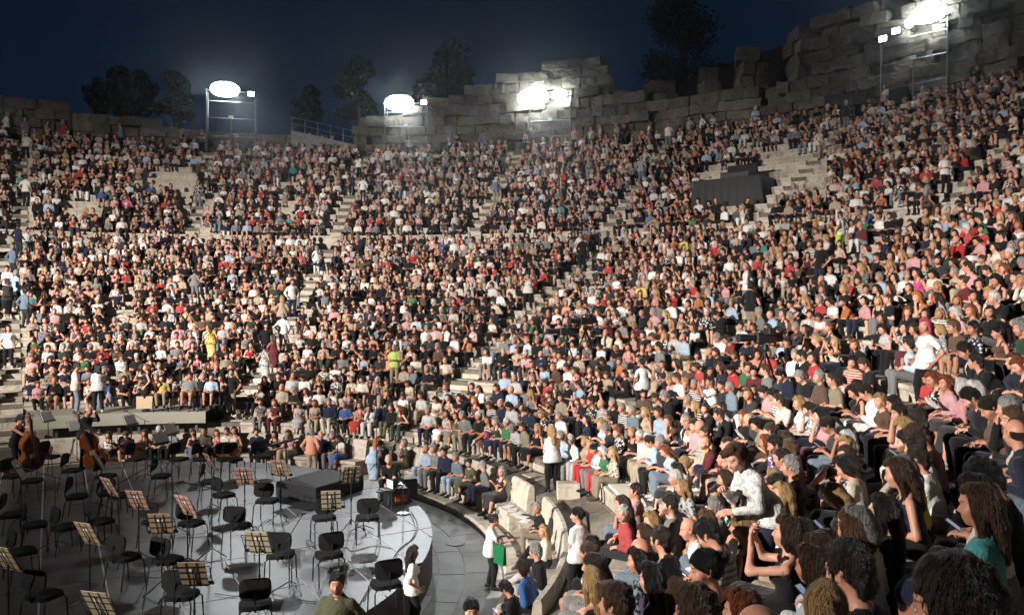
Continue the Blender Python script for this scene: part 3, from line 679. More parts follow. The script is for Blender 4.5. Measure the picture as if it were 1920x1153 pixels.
stone_n = 0; wrest = MB()
def rough_block(w, d, h, seed):
    """weathered block: a rounded box with chipped, pitted faces"""
    rr = np.random.default_rng(seed); g = MB(); n = 5; idx = {}; ph = rr.uniform(0, 6.3, 9); fq = rr.normal(size=(9,3))*4.2
    def vert(i, j, k):
        if (i, j, k) not in idx:
            p = np.array([i/n*2-1, j/n*2-1, k/n*2-1]); e = np.sort(np.abs(p))[1]; q = p*np.array([w, d, h])/2
            q *= 1-.014*max(0, e-.7)/.3; q += np.array([sum(math.sin(fq[m_]@q+ph[m_]) for m_ in range(3*c_, 3*c_+3)) for c_ in range(3)])*.017+rr.uniform(-.014, .014, 3); idx[(i, j, k)] = len(g.v); g.v.append(tuple(q))
        return idx[(i, j, k)]
    for a in range(3):
        for s_ in (0, n):
            for u in range(n):
                for v in range(n):
                    def V(x, y): c = [0, 0, 0]; c[a] = s_; c[(a+1) % 3] = x; c[(a+2) % 3] = y; return vert(*c)
                    f_ = (V(u,v), V(u+1,v), V(u+1,v+1), V(u,v+1)); g.f.append(f_ if s_ else f_[::-1])
    return g
rb = [[rough_block(w, .9, h, 10*i+j).mesh('stone', M['limestone']) for j in range(4)] for i, (w, h) in enumerate(((.7,.6),(1.0,.62),(1.35,.64),(1.8,.66)))]
wid = (.7, 1.0, 1.35, 1.8)
course = 0; z = TOPZ-.1
while z < TOPZ+9:
    h = random.uniform(.55, .72); a = R(-46)+random.uniform(0, .03)
    while a < R(66):
        q = random.choices(range(4), [2,4,4,2])[0]; w = wid[q]*random.uniform(.92, 1.1); am = a+w/2/40.3; deg = math.degrees(am); cr = lerp_tab(CREST, deg)
        top = z-TOPZ+h
        gap = top > cr+random.uniform(-.12, .28)
        if not gap and deg > 24 and top > 2.2 and random.random() < .14: gap = True
        if not gap and -4.6 < deg < -1.0: gap = True
        if not gap and random.random() < .045: gap = True
        if not gap:
            T = Matrix.Translation(pol(40.42+random.uniform(-.14, .16), am, z+h/2+random.uniform(-.05, .05))) @ Matrix.Rotation(-am+random.uniform(-.07, .07), 4, 'Z') @ Matrix.Rotation(random.uniform(-.045, .045), 4, 'Y')
            S_ = Matrix.Diagonal((w/wid[q]*.985, 1, h/(.6,.62,.64,.66)[q]*.985, 1)); me = random.choice(rb[q]); x_, y_, t_ = pix(T.translation)
            if stone_n < 300 and -30 < x_ < 1950 and y_ > -20:
                o = put('stone', me, wl); o.matrix_local = T @ S_; stone_n += 1
            else: wrest.add([(T @ S_) @ v.co for v in me.vertices], [tuple(f_.vertices) for f_ in me.polygons])
        a += w/40.42
    z += h
if wrest.v: stuff(wrest.build('upper_stones', M['limestone'], wl))
# standing stubs of broken piers along the crest
for i, (px_, ytop, ybot, wpx) in enumerate(((1165,175,215,34),(1238,158,205,52),(1325,132,190,34),(1405,98,180,48),(1525,62,160,80),(1495,82,150,36),(1583,30,150,60),(1660,12,120,70))):
    t = 0; dx = (px_-960)/FPX; rr = 42.0; A_, B_, C_ = dx*dx+1, CX*dx+CY, CX*CX+CY*CY-rr*rr; t = (-B_+math.sqrt(B_*B_-A_*C_))/A_
    zt, zb = CZ-(ytop-HZN)*t/FPX, CZ-(ybot-HZN)*t/FPX; w = wpx*t/FPX; th = thing('broken_pier', f'{ordw(i)} broken stone pier along the ruined wall, counted from its middle', 'ruin', (CX+dx*t, CY+t, zb-1.5), 0, 'broken piers on the ruined wall')
    z = 0; n = max(3, int((zt-zb+1.5)/.75)); hh = (zt-zb+1.5)/n
    for k in range(n):
        for s_ in (-.5, .5) if w > 1.4 and k < n-1 else (0,):
            ww = w*random.uniform(.8, 1.12)/(2 if s_ else 1); g = rough_block(ww, w*random.uniform(.8, 1.1), hh*.98, 50*i+k+int(s_*4)); o = g.build('stone', M['limestone'], th); o.location = (s_*w*.5+random.uniform(-.12, .12)*w, random.uniform(-.1, .1), hh*(k+.5)); o.rotation_euler = (random.uniform(-.06,.06), random.uniform(-.08,.08), random.uniform(-.3,.3))
# the hill behind
hv = MB(); NA, NR = 100, 26
def hill_z(r, deg):
    top = lerp_tab([(-50,-8),(0,-2),(12,1.5),(24,7.5),(36,10.5),(48,13),(58,15),(75,17),(100,18)], deg); f_ = max(0, min(1, (r-42.5)/11)); f_ = f_*f_*(3-2*f_)
    return TOPZ-1.0+top*f_+(max(0, r-56)*-.12)+.5*math.sin(r*.9+deg*.35)*f_+.35*math.sin(r*2.1-deg*.8)*f_
for i in range(NA+1):
    for j in range(NR+1): d_ = -50+140*i/NA; r = 42.4+(j/NR)**1.6*60; hv.v.append(tuple(pol(r, R(d_), hill_z(r, d_)+random.uniform(-.12, .12))))
hv.f = [(i*(NR+1)+j, i*(NR+1)+j+1, (i+1)*(NR+1)+j+1, (i+1)*(NR+1)+j) for i in range(NA) for j in range(NR)]
struct(hv.build('hill', M['earth'], smooth=True))
m, nt, b = mat('leaf'); n_ = noise(nt, 3, 2, co=objco(nt)); nt.links.new(ramp(nt, n_, [(.3, (.006,.008,.004)), (.5, (.010,.013,.006)), (.7, (.017,.02,.009))]), b.inputs['Base Color']); b.inputs['Roughness'].default_value = .7; M['leaf'] = m
M['bark'] = plain('bark', (.045,.032,.022), .95, 0, .3, 6, .2, .6)
def tree(px_, base_y, top_y, wpx, dist_r, label, kind='broad', nleaf=6500):
    dx = (px_-960)/FPX; A_, B_, C_ = dx*dx+1, CX*dx+CY, CX*CX+CY*CY-dist_r**2; t = (-B_+math.sqrt(B_*B_-A_*C_))/A_; x, y = CX+dx*t, CY+t
    zb, zt = CZ-(base_y-HZN)*t/FPX, CZ-(top_y-HZN)*t/FPX; w = wpx*t/FPX; deg = math.degrees(math.atan2(x, y)); z0 = min(zb, hill_z(dist_r, deg))-.3; H_ = zt-z0; rr = random.Random(px_)
    th = thing('tree', label, 'tree', (x, y, z0), 0, 'trees above the ruined wall'); tr = MB(); ch = (zt-zb)
    tr.tube([(0,0,0),(rr.uniform(-.2,.2),.1,H_*.3),(rr.uniform(-.3,.3),0,H_*.6),(0,0,H_*.9)], .2, 8, rr=[.035*H_+.1,.028*H_+.07,.02*H_+.04,.03])
    clumps = []
    for k in range(16 if kind == 'broad' else 13):
        u = rr.uniform(.0, 1); ang = rr.uniform(0, 2*PI); prf = math.sin(PI*min(1, .18+.8*u))**.7 if kind == 'broad' else (1-u*.75)*.9; rad = w/2*prf*rr.uniform(.25, .95)
        c = Vector((math.cos(ang)*rad, math.sin(ang)*rad, H_-ch+ch*(.06+.88*u))); clumps.append((c, w*rr.uniform(.12, .22)))
        s0 = Vector((0,0,c.z*.72)); tr.tube([s0, (s0+c)/2+Vector((0,0,.2)), c], .05, 5, rr=[.07,.05,.02])
    tr.build('trunk', M['bark'], th, True); N_ = nleaf; P_ = np.zeros((N_*4, 3)); g = np.random.default_rng(px_)
    for i in range(N_):
        c, s = clumps[g.integers(len(clumps))]; d = g.normal(size=3); d /= np.linalg.norm(d); p = np.array(c)+d*s*g.uniform(.25, 1.15)*np.array([1.15,1.15,.85]); u = g.normal(size=3); u /= np.linalg.norm(u); v = np.cross(u, g.normal(size=3)); v /= np.linalg.norm(v); sz = g.uniform(.10, .22)
        P_[i*4:i*4+4] = [p-u*sz, p+v*sz*.55, p+u*sz, p-v*sz*.55]
    me = to_mesh('crown', P_, np.arange(N_*4).reshape(-1, 4), M['leaf']); put('crown', me, th); return th
TREES = lambda: [tree(*a) for a in ((185,215,150,60,46,'small dark tree, outermost above the low end of the wall'),(228,218,132,66,48,'dark tree with two crowns beside the outermost tree'),(265,222,140,60,50,'dark leafy tree third from the outer end of the wall'),(330,232,138,70,47,'rounded dark tree left of the first floodlight mast'),(578,245,158,60,50,'thin dark tree above the concrete platform'),(675,225,115,80,52,'broad dark tree between platform and second floodlight mast'),(845,205,88,130,55,'large dark tree right of the second floodlight mast','broad',9000),(1275,150,-30,190,62,'huge dark tree high on the slope above the ruins','broad',9000))]

# ------------------------------------------------------------------ floodlight masts
m, nt, b = mat('lamp_glow'); b.inputs['Base Color'].default_value = (.9,.95,1,1); b.inputs['Emission Color'].default_value = (.86,.97,1,1); b.inputs['Emission Strength'].default_value = 110; M['glow'] = m
m, nt, b = mat('lamp_glow_small'); b.inputs['Emission Color'].default_value = (.95,.98,1,1); b.inputs['Emission Strength'].default_value = 25; M['glow_small'] = m
def mast(x0, x1, ylamp, banks, singles, label, aim, watts, r=39.75, tilt=0):
    xm = (x0+x1)/2; dx = (xm-960)/FPX; A_, B_, C_ = dx*dx+1, CX*dx+CY, CX*CX+CY*CY-r*r; t = (-B_+math.sqrt(B_*B_-A_*C_))/A_; p = Vector((CX+dx*t, CY+t, TOPZ)); w = (x1-x0)*t/FPX; zl = CZ-(ylamp-HZN)*t/FPX-TOPZ
    fa = facing_c(p); th = thing('floodlight_mast', label, 'floodlight', p, fa, 'floodlight masts along the top'); hw = w/2            # local -x is photo right
    for sx in (-1, 1):
        for y in (0, -1.1): q = MB(); q.tube([(sx*hw, y, 0), (sx*hw, y, zl+.1+tilt*sx*-1)], .045, 8); q.build('post', M['steel'], th)
    q = MB(); q.tube([(0,0,0),(0,0,zl*.62)], .04, 8); q.build('post', M['steel'], th)
    for z in (zl*.3, zl*.58, zl*.84): q = MB(); q.tube([(-hw,0,z),(hw,0,z)], .03, 6); q.build('crossbar', M['steel'], th)
    q = MB(); q.tube([(-hw-.1,.05,zl),(hw+.1,.05,zl)], .05, 8); q.build('lamp_bar', M['steel'], th)
    for sx in (-1, 1): q = MB(); q.tube([(sx*hw,0,zl*.3),(sx*hw,-1.1,zl*.84)], .025, 6); q.build('brace', M['steel'], th)
    q = MB(); q.box((0,.06,zl*.6), (.28,.04,.2)); q.build('sign_plate', M['white_paint'], th); q = MB(); q.box((hw*.45,-.1,zl*.18), (.9,.5,.9), ch=.03); q.build('dimmer_box', M['black_metal'], th)
    for cx_, cz_, nx, nz, sz in banks:
        bx, bz = -(cx_-xm)*t/FPX, zl-(cz_-ylamp)*t/FPX; h = None
        for i in range(nx):
            for k in range(nz):
                lx, lz = bx+(i-(nx-1)/2)*sz*.95, bz+(k-(nz-1)/2)*sz*.82; h = MB(); h.box((lx,.06,lz), (sz*.9,.26,sz*.74), ch=.05); h = h.build('lamp_head', M['black_metal'], th)
        g = MB(); g.prism([(bx+sz*.52*nx*math.cos(a)*abs(math.cos(a))**-.12, bz+sz*.56*nz*math.sin(a)) for a in [2*PI*(j+.5)/36 for j in range(36)]], -.26, -.20, Matrix.Rotation(PI/2, 4, 'X')); g.build('lens', M['glow'], th)  # one added glowing oval over all the heads, shaped like their merged glare
    for cx_, cz_ in singles:
        lx = -(cx_-xm)*t/FPX; lz = zl-(cz_-ylamp)*t/FPX; h = MB(); h.box((lx,.08,lz), (.44,.24,.34), ch=.03); h = h.build('lamp_head', M['black_metal'], th); g = MB(); g.box((lx,.215,lz), (.38,.02,.28)); g.build('lens', M['glow_small'], h)
    l = spot('floodlight_beam', p+Vector((0,0,zl))+Matrix.Rotation(fa, 3, 'Z') @ Vector((0,.75,0)), aim, watts, 20, 1.0, .5, (.93,.985,1)); return th
def facing_c(p): return math.atan2(p.x-2, -(p.y+1))
mast(392,478,174,[(425,172,4,2,.44)],[(471,177)],'floodlight mast above the low end of the wall with one bright bank',(10.6,-1.8,0),14000)
mast(722,802,196,[(750,196,4,2,.47)],[(796,195)],'floodlight mast between the concrete platform and the largest tree',(10.6,-1.8,0),14000)
mast(992,1070,184,[(1000,184,4,2,.5),(1050,181,2,1,.5)],[],'brightest floodlight mast in front of the high ruins',(10.6,-1.8,0),12000)
mast(1650,1768,45,[(1738,38,4,2,.42),(1705,48,1,1,.4)],[(1656,65),(1680,56)],'floodlight mast high up beside the topmost spectators',(9,-1,0),2500)
# concrete platform with railing
pt = ray(612,255,t=56.2); th = thing('concrete_platform', 'pale concrete platform with a grey pipe railing at the wall gap', 'platform', (pt.x, pt.y, TOPZ), facing_c(pt))
g = MB(); g.add([(-2.2,-1.5,-.6),(2.2,-1.5,-.6),(2.2,1.2,-.6),(-2.2,1.2,-.6),(-2.2,-1.5,.85),(2.2,-1.5,1.75),(2.2,1.2,1.75),(-2.2,1.2,.85)], [(0,1,5,4)[::-1],(1,2,6,5)[::-1],(2,3,7,6)[::-1],(3,0,4,7)[::-1],(4,5,6,7)[::-1]]); g.build('block', M['concrete'], th)
top_ = lambda x: .85+(x+2.2)*.2045
for i in range(6): x = -2.15+i*.86; q = MB(); q.tube([(x,1.1,top_(x)),(x,1.1,top_(x)+.95)], .03, 6); q.build('rail_post', M['steel'], th)
for h in (.5, .93): q = MB(); q.tube([(-2.2,1.1,top_(-2.2)+h),(2.2,1.1,top_(2.2)+h)], .028, 6); q.build('handrail', M['steel'], th)
# dark railing by the topmost rows on the slope
pt = ray(1582,150,t=43.6); th = thing('iron_railing', 'dark iron railing panel below the ruins of the slope', 'railing', (pt.x, pt.y, TOPZ), facing_c(pt))
for i in range(4): q = MB(); q.tube([(-1.1+i*.73,0,0),(-1.1+i*.73,0,1.5)], .03, 6); q.build('rail_post', M['black_metal'], th)
for h in (.75, 1.45): q = MB(); q.tube([(-1.15,0,h),(1.15,0,h)], .03, 6); q.build('handrail', M['black_metal'], th)
q = MB(); q.box((0,-.02,1.1), (2.2,.02,.62)); q.build('mesh_panel', M['black_metal'], th)

# ------------------------------------------------------------------ the stage
SZ = .75
e1, e2 = Vector((.5,-.866,0)), Vector((.866,.5,0))
STAGE = [(-17,-10)]+[tuple(pol(8.35, R(-52+177*i/60)).xy) for i in range(61)]+[(2,-12),(-12,-20)]
m, nt, b = mat('stage_panel'); co = objco(nt); oi = nod(nt, 'ShaderNodeObjectInfo'); n1 = noise(nt, 2.2, 5, .6, co, .6); n2 = noise(nt, 60, 2, .6, co); c = ramp(nt, n1, [(.3,(.030,.033,.036)),(.55,(.046,.049,.053)),(.75,(.066,.07,.074))]); c = mixc(nt, 1, c, mth(nt, 'MULTIPLY_ADD', oi.outputs['Random'], .3, .85), 'MULTIPLY'); c = mixc(nt, .4, c, mth(nt, 'MULTIPLY_ADD', n2, .8, .6), 'MULTIPLY'); nt.links.new(c, b.inputs['Base Color']); b.inputs['Roughness'].default_value = .42; bump(nt, b, n2, .12, .004); M['stage'] = m
stg = struct(put('stage', None)); stg['label'] = 'low grey stage of rectangular panels with pale seams'
g = MB(); g.prism(list(reversed(STAGE)), .02, SZ-.03); g.build('frame', plain('stage_frame', (.05,.035,.035), .7), stg)
g = MB(); g.prism([(x*.992, y*.992) for x, y in reversed(STAGE)], SZ-.028, SZ-.008); g.build('seam_bed', M['white_paint'], stg)
def clip(poly, hull):
    out = poly
    for i in range(len(hull)):
        a, b_ = hull[i], hull[(i+1) % len(hull)]; ins = lambda p: (b_[0]-a[0])*(p[1]-a[1])-(b_[1]-a[1])*(p[0]-a[0]) <= 0; inp, out = out, []
        for j in range(len(inp)):
            p, q_ = inp[j], inp[(j+1) % len(inp)]
            if ins(p) != ins(q_):
                d1 = (b_[0]-a[0])*(p[1]-a[1])-(b_[1]-a[1])*(p[0]-a[0]); d2 = (b_[0]-a[0])*(q_[1]-a[1])-(b_[1]-a[1])*(q_[0]-a[0]); s_ = d1/(d1-d2); x = (p[0]+s_*(q_[0]-p[0]), p[1]+s_*(q_[1]-p[1]))
                out += [p, x] if ins(p) else [x]
            elif ins(p): out.append(p)
        if not out: return []
    return out
sh_full = None
for i in range(-9, 10):
    for j in range(-16, 10):
        c = e1*(i*2.0+(1.0 if j % 2 else 0)*0)+e2*(j*1.0); w_, h_ = .986, .486
        if c.length > 15: continue
        pl = [(c+e1*a*w_+e2*b_*h_).xy for a, b_ in ((-1,-1),(1,-1),(1,1),(-1,1))]; cp = clip([tuple(p) for p in pl], STAGE)
        if len(cp) < 3: continue
        ar = sum(cp[k][0]*cp[(k+1) % len(cp)][1]-cp[(k+1) % len(cp)][0]*cp[k][1] for k in range(len(cp)))
        if ar < 0: cp = cp[::-1]
        if abs(ar)/2 < .02: continue
        loc = Vector((c.x, c.y, SZ-.012)); x_, y_, t_ = pix(loc)
        if x_ < -250 or y_ > 1500 or c.y < CY+3: continue
        if len(cp) == 4 and abs(abs(ar)/2-4*w_*h_) < .01:
            if sh_full is None: g = MB(); g.prism([(p[0]-c.x, p[1]-c.y) for p in cp], 0, .012); sh_full = g.mesh('stage_panel', M['stage'])
            o = put('stage_panel', sh_full, stg, loc)
        else: g = MB(); g.prism([(p[0]-c.x, p[1]-c.y) for p in cp], 0, .012); o = g.build('stage_panel', M['stage'], stg); o.location = loc
        o.location.z += random.uniform(-.0015, .0015)
# podium
POD = ray(600, 897, SZ+.36)
th = thing('conductor_podium', 'dark grey box podium for the conductor on the stage', 'podium', (POD.x, POD.y, SZ), math.atan2(-.5,.866)+PI/2)
g = MB(); g.box((0,0,.18), (1.75,1.35,.345), ch=.012); g.build('box', plain('podium_side', (.024,.024,.026), .6), th); g = MB(); g.box((0,0,.361), (1.7,1.3,.014)); g.build('carpet', plain('podium_top', (.042,.045,.048), .8, 0, .2, 20), th)
def toward(p, q): return math.atan2(-(q[0]-p[0]), q[1]-p[1])
# chairs
def chair_proto():
    root = put('orchestra_chair', None); seat = MB(); n = 20
    out = [(.235*math.copysign(abs(math.cos(a))**.55, math.cos(a)), .215*math.copysign(abs(math.sin(a))**.55, math.sin(a))) for a in [2*PI*i/n for i in range(n)]]
    seat.prism(out, .455, .475); seat.prism([(x*.985, y*.985) for x, y in out], .475, .505); seat.prism([(x*.93, y*.93) for x, y in out], .505, .52); seat.build('seat', M['black_fabric'], root)
    bk = MB(); o2 = [(.225*math.copysign(abs(math.cos(a))**.5, math.cos(a)), .155*math.copysign(abs(math.sin(a))**.5, math.sin(a))) for a in [2*PI*i/n for i in range(n)]]
    T = Matrix.Translation((0,-.215,.77)) @ Matrix.Rotation(R(90-9), 4, 'X'); bk.prism(o2, -.012, .012, T); bk.prism([(x*.95, y*.93) for x, y in o2], -.03, -.012, T)
    bk.v = [(x, y+(.9*x*x), z) for x, y, z in bk.v]; bk.build('backrest', M['black_fabric'], root)
    for sx in (-1, 1):
        for sy, y2 in ((1,.215),(-1,-.255)):
            lg = MB(); lg.tube([(sx*.10,sy*.05,.448),(sx*.20,sy*.17,.445),(sx*.225,sy*.19,.41),(sx*.235,y2,.0)], .0115, 7); lg.build('leg', M['black_metal'], root)
    sp_ = MB(); sp_.tube([(0,-.05,.445),(0,-.235,.45),(0,-.255,.52),(0,-.228,.74)], .014, 6); sp_.build('back_support', M['black_metal'], root); return root
CH = chair_proto()
def copy_tree(o, parent=None):
    c = o.copy(); C.objects.link(c); c.parent = parent
    for ch in list(o.children): copy_tree(ch, c)
    return c
CHAIRS = [(688,945),(606,945),(615,1010),(524,1010),(444,960),(499,915),(476,1098),(338,1082),(232,1015),(312,1020),(78,1082),(288,952),(356,955),(222,906),(418,905),(118,962),(132,862),(165,955),(62,958),(58,880),(252,842),(300,872),(392,882),(436,842),(196,872),(334,842),(142,908),(22,872),(38,1005),(92,838),(365,842),(488,838),(405,842),(722,1062),(20,940),(178,905)]
cpos = [ray(x, y, SZ+.77) for x, y in CHAIRS]; cpos = [Vector((p.x, p.y, SZ)) for p in cpos]
used_ = []
for i, p in enumerate(cpos):
    for q_ in used_:
        d_ = p-q_
        if d_.length < .62: p += (d_.normalized() if d_.length > .01 else Vector((1,0,0)))*(.64-d_.length)
    used_.append(p.copy())
rank = sorted(range(len(used_)), key=lambda i: (used_[i]-POD).length)
for rk, i in enumerate(rank):
    o = CH if rk == 0 else copy_tree(CH); p = used_[i]; o.location = p; o.rotation_euler = (0, 0, toward(p, POD)+random.uniform(-.3, .3))
    tag(o, f'black padded orchestra chair on thin legs, {ordw(rk)} nearest to the podium', 'chair', 'orchestra chairs on the stage')
# music stands with plywood score boards
M['ply'] = None
m, nt, b = mat('plywood'); co = objco(nt); mp = nod(nt, 'ShaderNodeMapping'); mp.inputs['Scale'].default_value = (6,1,1); nt.links.new(co, mp.inputs[0]); n1 = noise(nt, 5, 4, .6, mp.outputs[0], 1.0); nt.links.new(ramp(nt, n1, [(.3,(.20,.13,.075)),(.55,(.30,.21,.125)),(.75,(.38,.28,.18))]), b.inputs['Base Color']); b.inputs['Roughness'].default_value = .6; M['ply'] = m
m2 = plain('plywood_pale', (.36,.31,.20), .6, 0, .2, 4); m3 = plain('plywood_pink', (.36,.21,.15), .6, 0, .2, 4)
STANDS = [(620,940,1),(657,892,1),(525,880,0),(457,895,2),(484,1020,1),(361,1080,0),(349,950,2),(257,940,2),(164,1003,0),(186,1138,1),(36,882,0),(206,915,2),(188,868,0),(395,868,0),(10,1050,0),(300,985,0)]
def stand_parts(root, black=False):
    for k in range(3): a = 2*PI*k/3+.5; q = MB(); q.tube([(0,0,.22),(math.cos(a)*.2,math.sin(a)*.2,.06),(math.cos(a)*.3,math.sin(a)*.3,.008)], .009, 6); q.build('leg', M['black_metal'], root)
    q = MB(); q.tube([(0,0,.1),(0,0,1.08)], .013, 8); q.build('post', M['black_metal'], root); q = MB(); q.lathe([(.02,0),(.022,.05),(.016,.07)], 8, (0,0,.62)); q.build('clamp', M['black_metal'], root)
    T = Matrix.Translation((0,.02,1.12)) @ Matrix.Rotation(R(62), 4, 'X')
    if black: q = MB(); q.box((0,0,0), (.52,.36,.012), M=T @ Matrix.Translation((0,.08,0)), ch=.004); q.box((0,0,0), (.52,.02,.06), M=T @ Matrix.Translation((0,-.1,.03))); q.build('desk', M['black_metal'], root)
    else:
        for y in (-.12, .0, .12, .22): q = MB(); q.tube([T @ Vector((-.24,y,0)), T @ Vector((.24,y,0))], .005, 5); q.build('desk_wire', M['black_metal'], root)
        for x in (-.24, 0, .24): q = MB(); q.tube([T @ Vector((x,-.12,0)), T @ Vector((x,.22,0))], .006, 5); q.build('desk_wire', M['black_metal'], root)
        q = MB(); q.box((0,0,0), (.5,.06,.01), M=T @ Matrix.Translation((0,-.125,.03))); q.build('ledge', M['black_metal'], root)
    return T
spos = [(lambda p: Vector((p.x, p.y, SZ)))(ray(x, y, SZ+1.16)) for x, y, _ in STANDS]; rank = sorted(range(len(spos)), key=lambda i: (spos[i]-POD).length)
sproto = None
for rk, i in enumerate(rank):
    p = spos[i]; a = toward(p, POD)+PI+random.uniform(-.35, .35)
    if sproto is None: sproto = put('music_stand', None); ST_T = stand_parts(sproto); o = sproto
    else: o = copy_tree(sproto)
    o.location = p; o.rotation_euler = (0, 0, a); tag(o, f'black wire music stand holding a plywood score board, {ordw(rk)} nearest the podium', 'music stand', 'music stands on the stage')
    bd = thing('score_board', f'{("tan","pale yellow","pinkish")[STANDS[i][2]]} plywood score board with dark straps on the {ordw(rk)} stand from the podium', 'score board', group='score boards on music stands'); bd.matrix_world = Matrix.Translation(p) @ Matrix.Rotation(a, 4, 'Z') @ ST_T @ Matrix.Translation((0,.06,.016))
    q = MB(); q.box((0,0,0), (.36,.46,.012), ch=.003); q.build('board', (M['ply'], m2, m3)[STANDS[i][2]], bd)
    for x in (-.07,.07): q = MB(); q.box((x,0,.008), (.016,.44,.004)); q.build('strap', M['black_fabric'], bd); q = MB(); q.box((x,0,-.008), (.016,.44,.004)); q.build('strap', M['black_fabric'], bd)
    q = MB(); q.box((0,.07,.0085), (.09,.07,.002)); q.build('name_card', M['paper'], bd); q = MB(); q.box((.0,.07,-.0085), (.09,.07,.002)); q.build('name_card', M['paper'], bd)
for i, (x, y) in enumerate(((88,782),(142,800),(244,788),(300,822),(320,805))):
    p = ray(x, y, SZ+1.15); o = copy_tree(sproto); p = Vector((p.x, p.y, SZ)); a = toward(p, POD)+PI+random.uniform(-.3,.3); o.location = p; o.rotation_euler = (0,0,a); tag(o, f'music stand with open white score, {ordw(i)} along the row of double basses', 'music stand', 'music stands by the basses')
    s_ = MB(); s_.box((0,0,0), (.44,.3,.008)); s_ = tag(s_.build('open_score', M['paper']), f'open white score on the {ordw(i)} stand along the double basses', 'score', 'open scores'); s_.matrix_world = Matrix.Translation(p) @ Matrix.Rotation(a, 4, 'Z') @ ST_T @ Matrix.Translation((0,.04,.014))
th = thing('conductor_stand', 'wide black conductor desk on a post beside the podium', 'music stand', (lambda p: (p.x, p.y, SZ))(ray(535,828,SZ+1.2)), math.atan2(-.5,.866)-PI/2)
q = MB(); q.tube([(0,0,.02),(0,0,1.14)], .02, 8); q.build('post', M['black_metal'], th); q = MB(); q.lathe([(.26,0),(.26,.02),(.03,.05)], 20); q.build('base', M['black_metal'], th)
q = MB(); q.box((0,0,0), (.92,.5,.02), M=Matrix.Translation((0,0,1.2)) @ Matrix.Rotation(R(18), 4, 'X'), ch=.006); q.box((0,0,0), (.92,.02,.09), M=Matrix.Translation((0,-.25,1.14)) @ Matrix.Rotation(R(18), 4, 'X')); q.build('desk', M['black_metal'], th)
s_ = MB(); s_.box((0,0,0), (.62,.38,.012), M=Matrix.Translation(th.location) @ Matrix.Rotation(th.rotation_euler.z, 4, 'Z') @ Matrix.Translation((0,0,1.22)) @ Matrix.Rotation(R(18), 4, 'X')); tag(s_.build('open_score', M['paper']), 'large open score lying on the conductor desk', 'score')

# double basses and cellos
m, nt, b = mat('varnish'); co = objco(nt); mp = nod(nt, 'ShaderNodeMapping'); mp.inputs['Scale'].default_value = (8,8,1); nt.links.new(co, mp.inputs[0]); n1 = noise(nt, 4, 4, .6, mp.outputs[0], .8); nt.links.new(ramp(nt, n1, [(.3,(.10,.022,.006)),(.5,(.19,.05,.012)),(.75,(.28,.09,.022))]), b.inputs['Base Color']); b.inputs['Roughness'].default_value = .22; b.inputs['Coat Weight'].default_value = .5; M['varnish'] = m
def string_instrument(name, label, s, loc, rz, tilt, cat, lean=0):
    """front faces +y"""
    root = thing(name, label, cat); half = [(0,0),(.17,.008),(.27,.06),(.325,.16),(.325,.27),(.285,.38),(.215,.45),(.195,.47),(.18,.55),(.185,.63),(.22,.66),(.245,.74),(.235,.85),(.18,.95),(.10,1.03),(.045,1.11),(0,1.12)]
    ol = [(x, z) for x, z in half]+[(-x, z) for x, z in reversed(half[1:-1])]; T = Matrix.Rotation(PI/2, 4, 'X'); body = MB()
    body.prism(ol, -.10, .09, T); body.prism([(x*.93, .02+z*.965) for x, z in ol], .09, .112, T); body.prism([(x*.7, .12+z*.8) for x, z in ol], .112, .125, T); body.build('body', M['varnish'], root)
    nk = MB(); nk.box((0,-.13,1.27), (.045,.05,.60), ch=.008); nk.build('neck', M['varnish'], root); fb = MB(); fb.box((0,-.165,1.1), (.06,.02,.95), M=Matrix.Translation((0,-.168,1.1)) @ Matrix.Rotation(R(2), 4, 'X')); fb.build('fingerboard', M['black_plastic'], root)
    sc_ = MB(); sc_.tube([(0,-.13,1.56),(0,-.11,1.68),(0,-.06,1.72),(0,-.02,1.69),(0,-.04,1.645),(0,-.075,1.66)], .03, 8, rr=[.035,.032,.028,.025,.022,.012]); sc_.build('scroll', M['varnish'], root)
    for z in (1.6, 1.65): p_ = MB(); p_.tube([(-.11,-.125,z),(.11,-.125,z)], .01, 6); p_.build('peg', M['black_plastic'], root)
    br = MB(); br.box((0,-.155,.47), (.15,.02,.12)); br.build('bridge', M['ply'], root); tp = MB(); tp.add([(-.05,-.15,.12),(.05,-.15,.12),(.035,-.165,.40),(-.035,-.165,.40),(-.05,-.135,.12),(.05,-.135,.12),(.035,-.15,.40),(-.035,-.15,.40)], [(0,1,2,3),(7,6,5,4),(0,4,5,1),(2,6,7,3),(1,5,6,2),(3,7,4,0)]); tp.build('tailpiece', M['black_plastic'], root)
    for x in (-.024,-.008,.008,.024): q = MB(); q.tube([(x,-.17,.4),(x*1.1,-.215,.53),(x*.7,-.18,1.55)], .0022, 4); q.build('string', M['steel'], root)
    for sx in (-1, 1): f_ = MB(); f_.tube([(sx*.11,-.125,.39),(sx*.12,-.126,.46),(sx*.10,-.126,.53),(sx*.105,-.125,.58)], .009, 5); f_.build('f_hole', M['black_plastic'], root)
    ep = MB(); ep.tube([(0,0,-.18),(0,0,.05)], .008, 6); ep.build('endpin', M['steel'], root)
    root.matrix_world = Matrix.Translation(loc) @ Matrix.Rotation(rz, 4, 'Z') @ Matrix.Rotation(lean, 4, 'X') @ Matrix.Rotation(tilt, 4, 'Y') @ Matrix.Scale(s, 4) @ Matrix.Translation((0,0,.18)) @ Matrix.Rotation(PI, 4, 'Z'); return root
BP1 = ray(178,850,SZ+.35); BP2 = ray(45,835,SZ+.35)
string_instrument('double_bass', 'reddish double bass held by the bald player in black', 1.0, (-1.75, 6.85, SZ), toward((-2,7), (10,-16))-.1, R(16), 'double bass', R(-12))
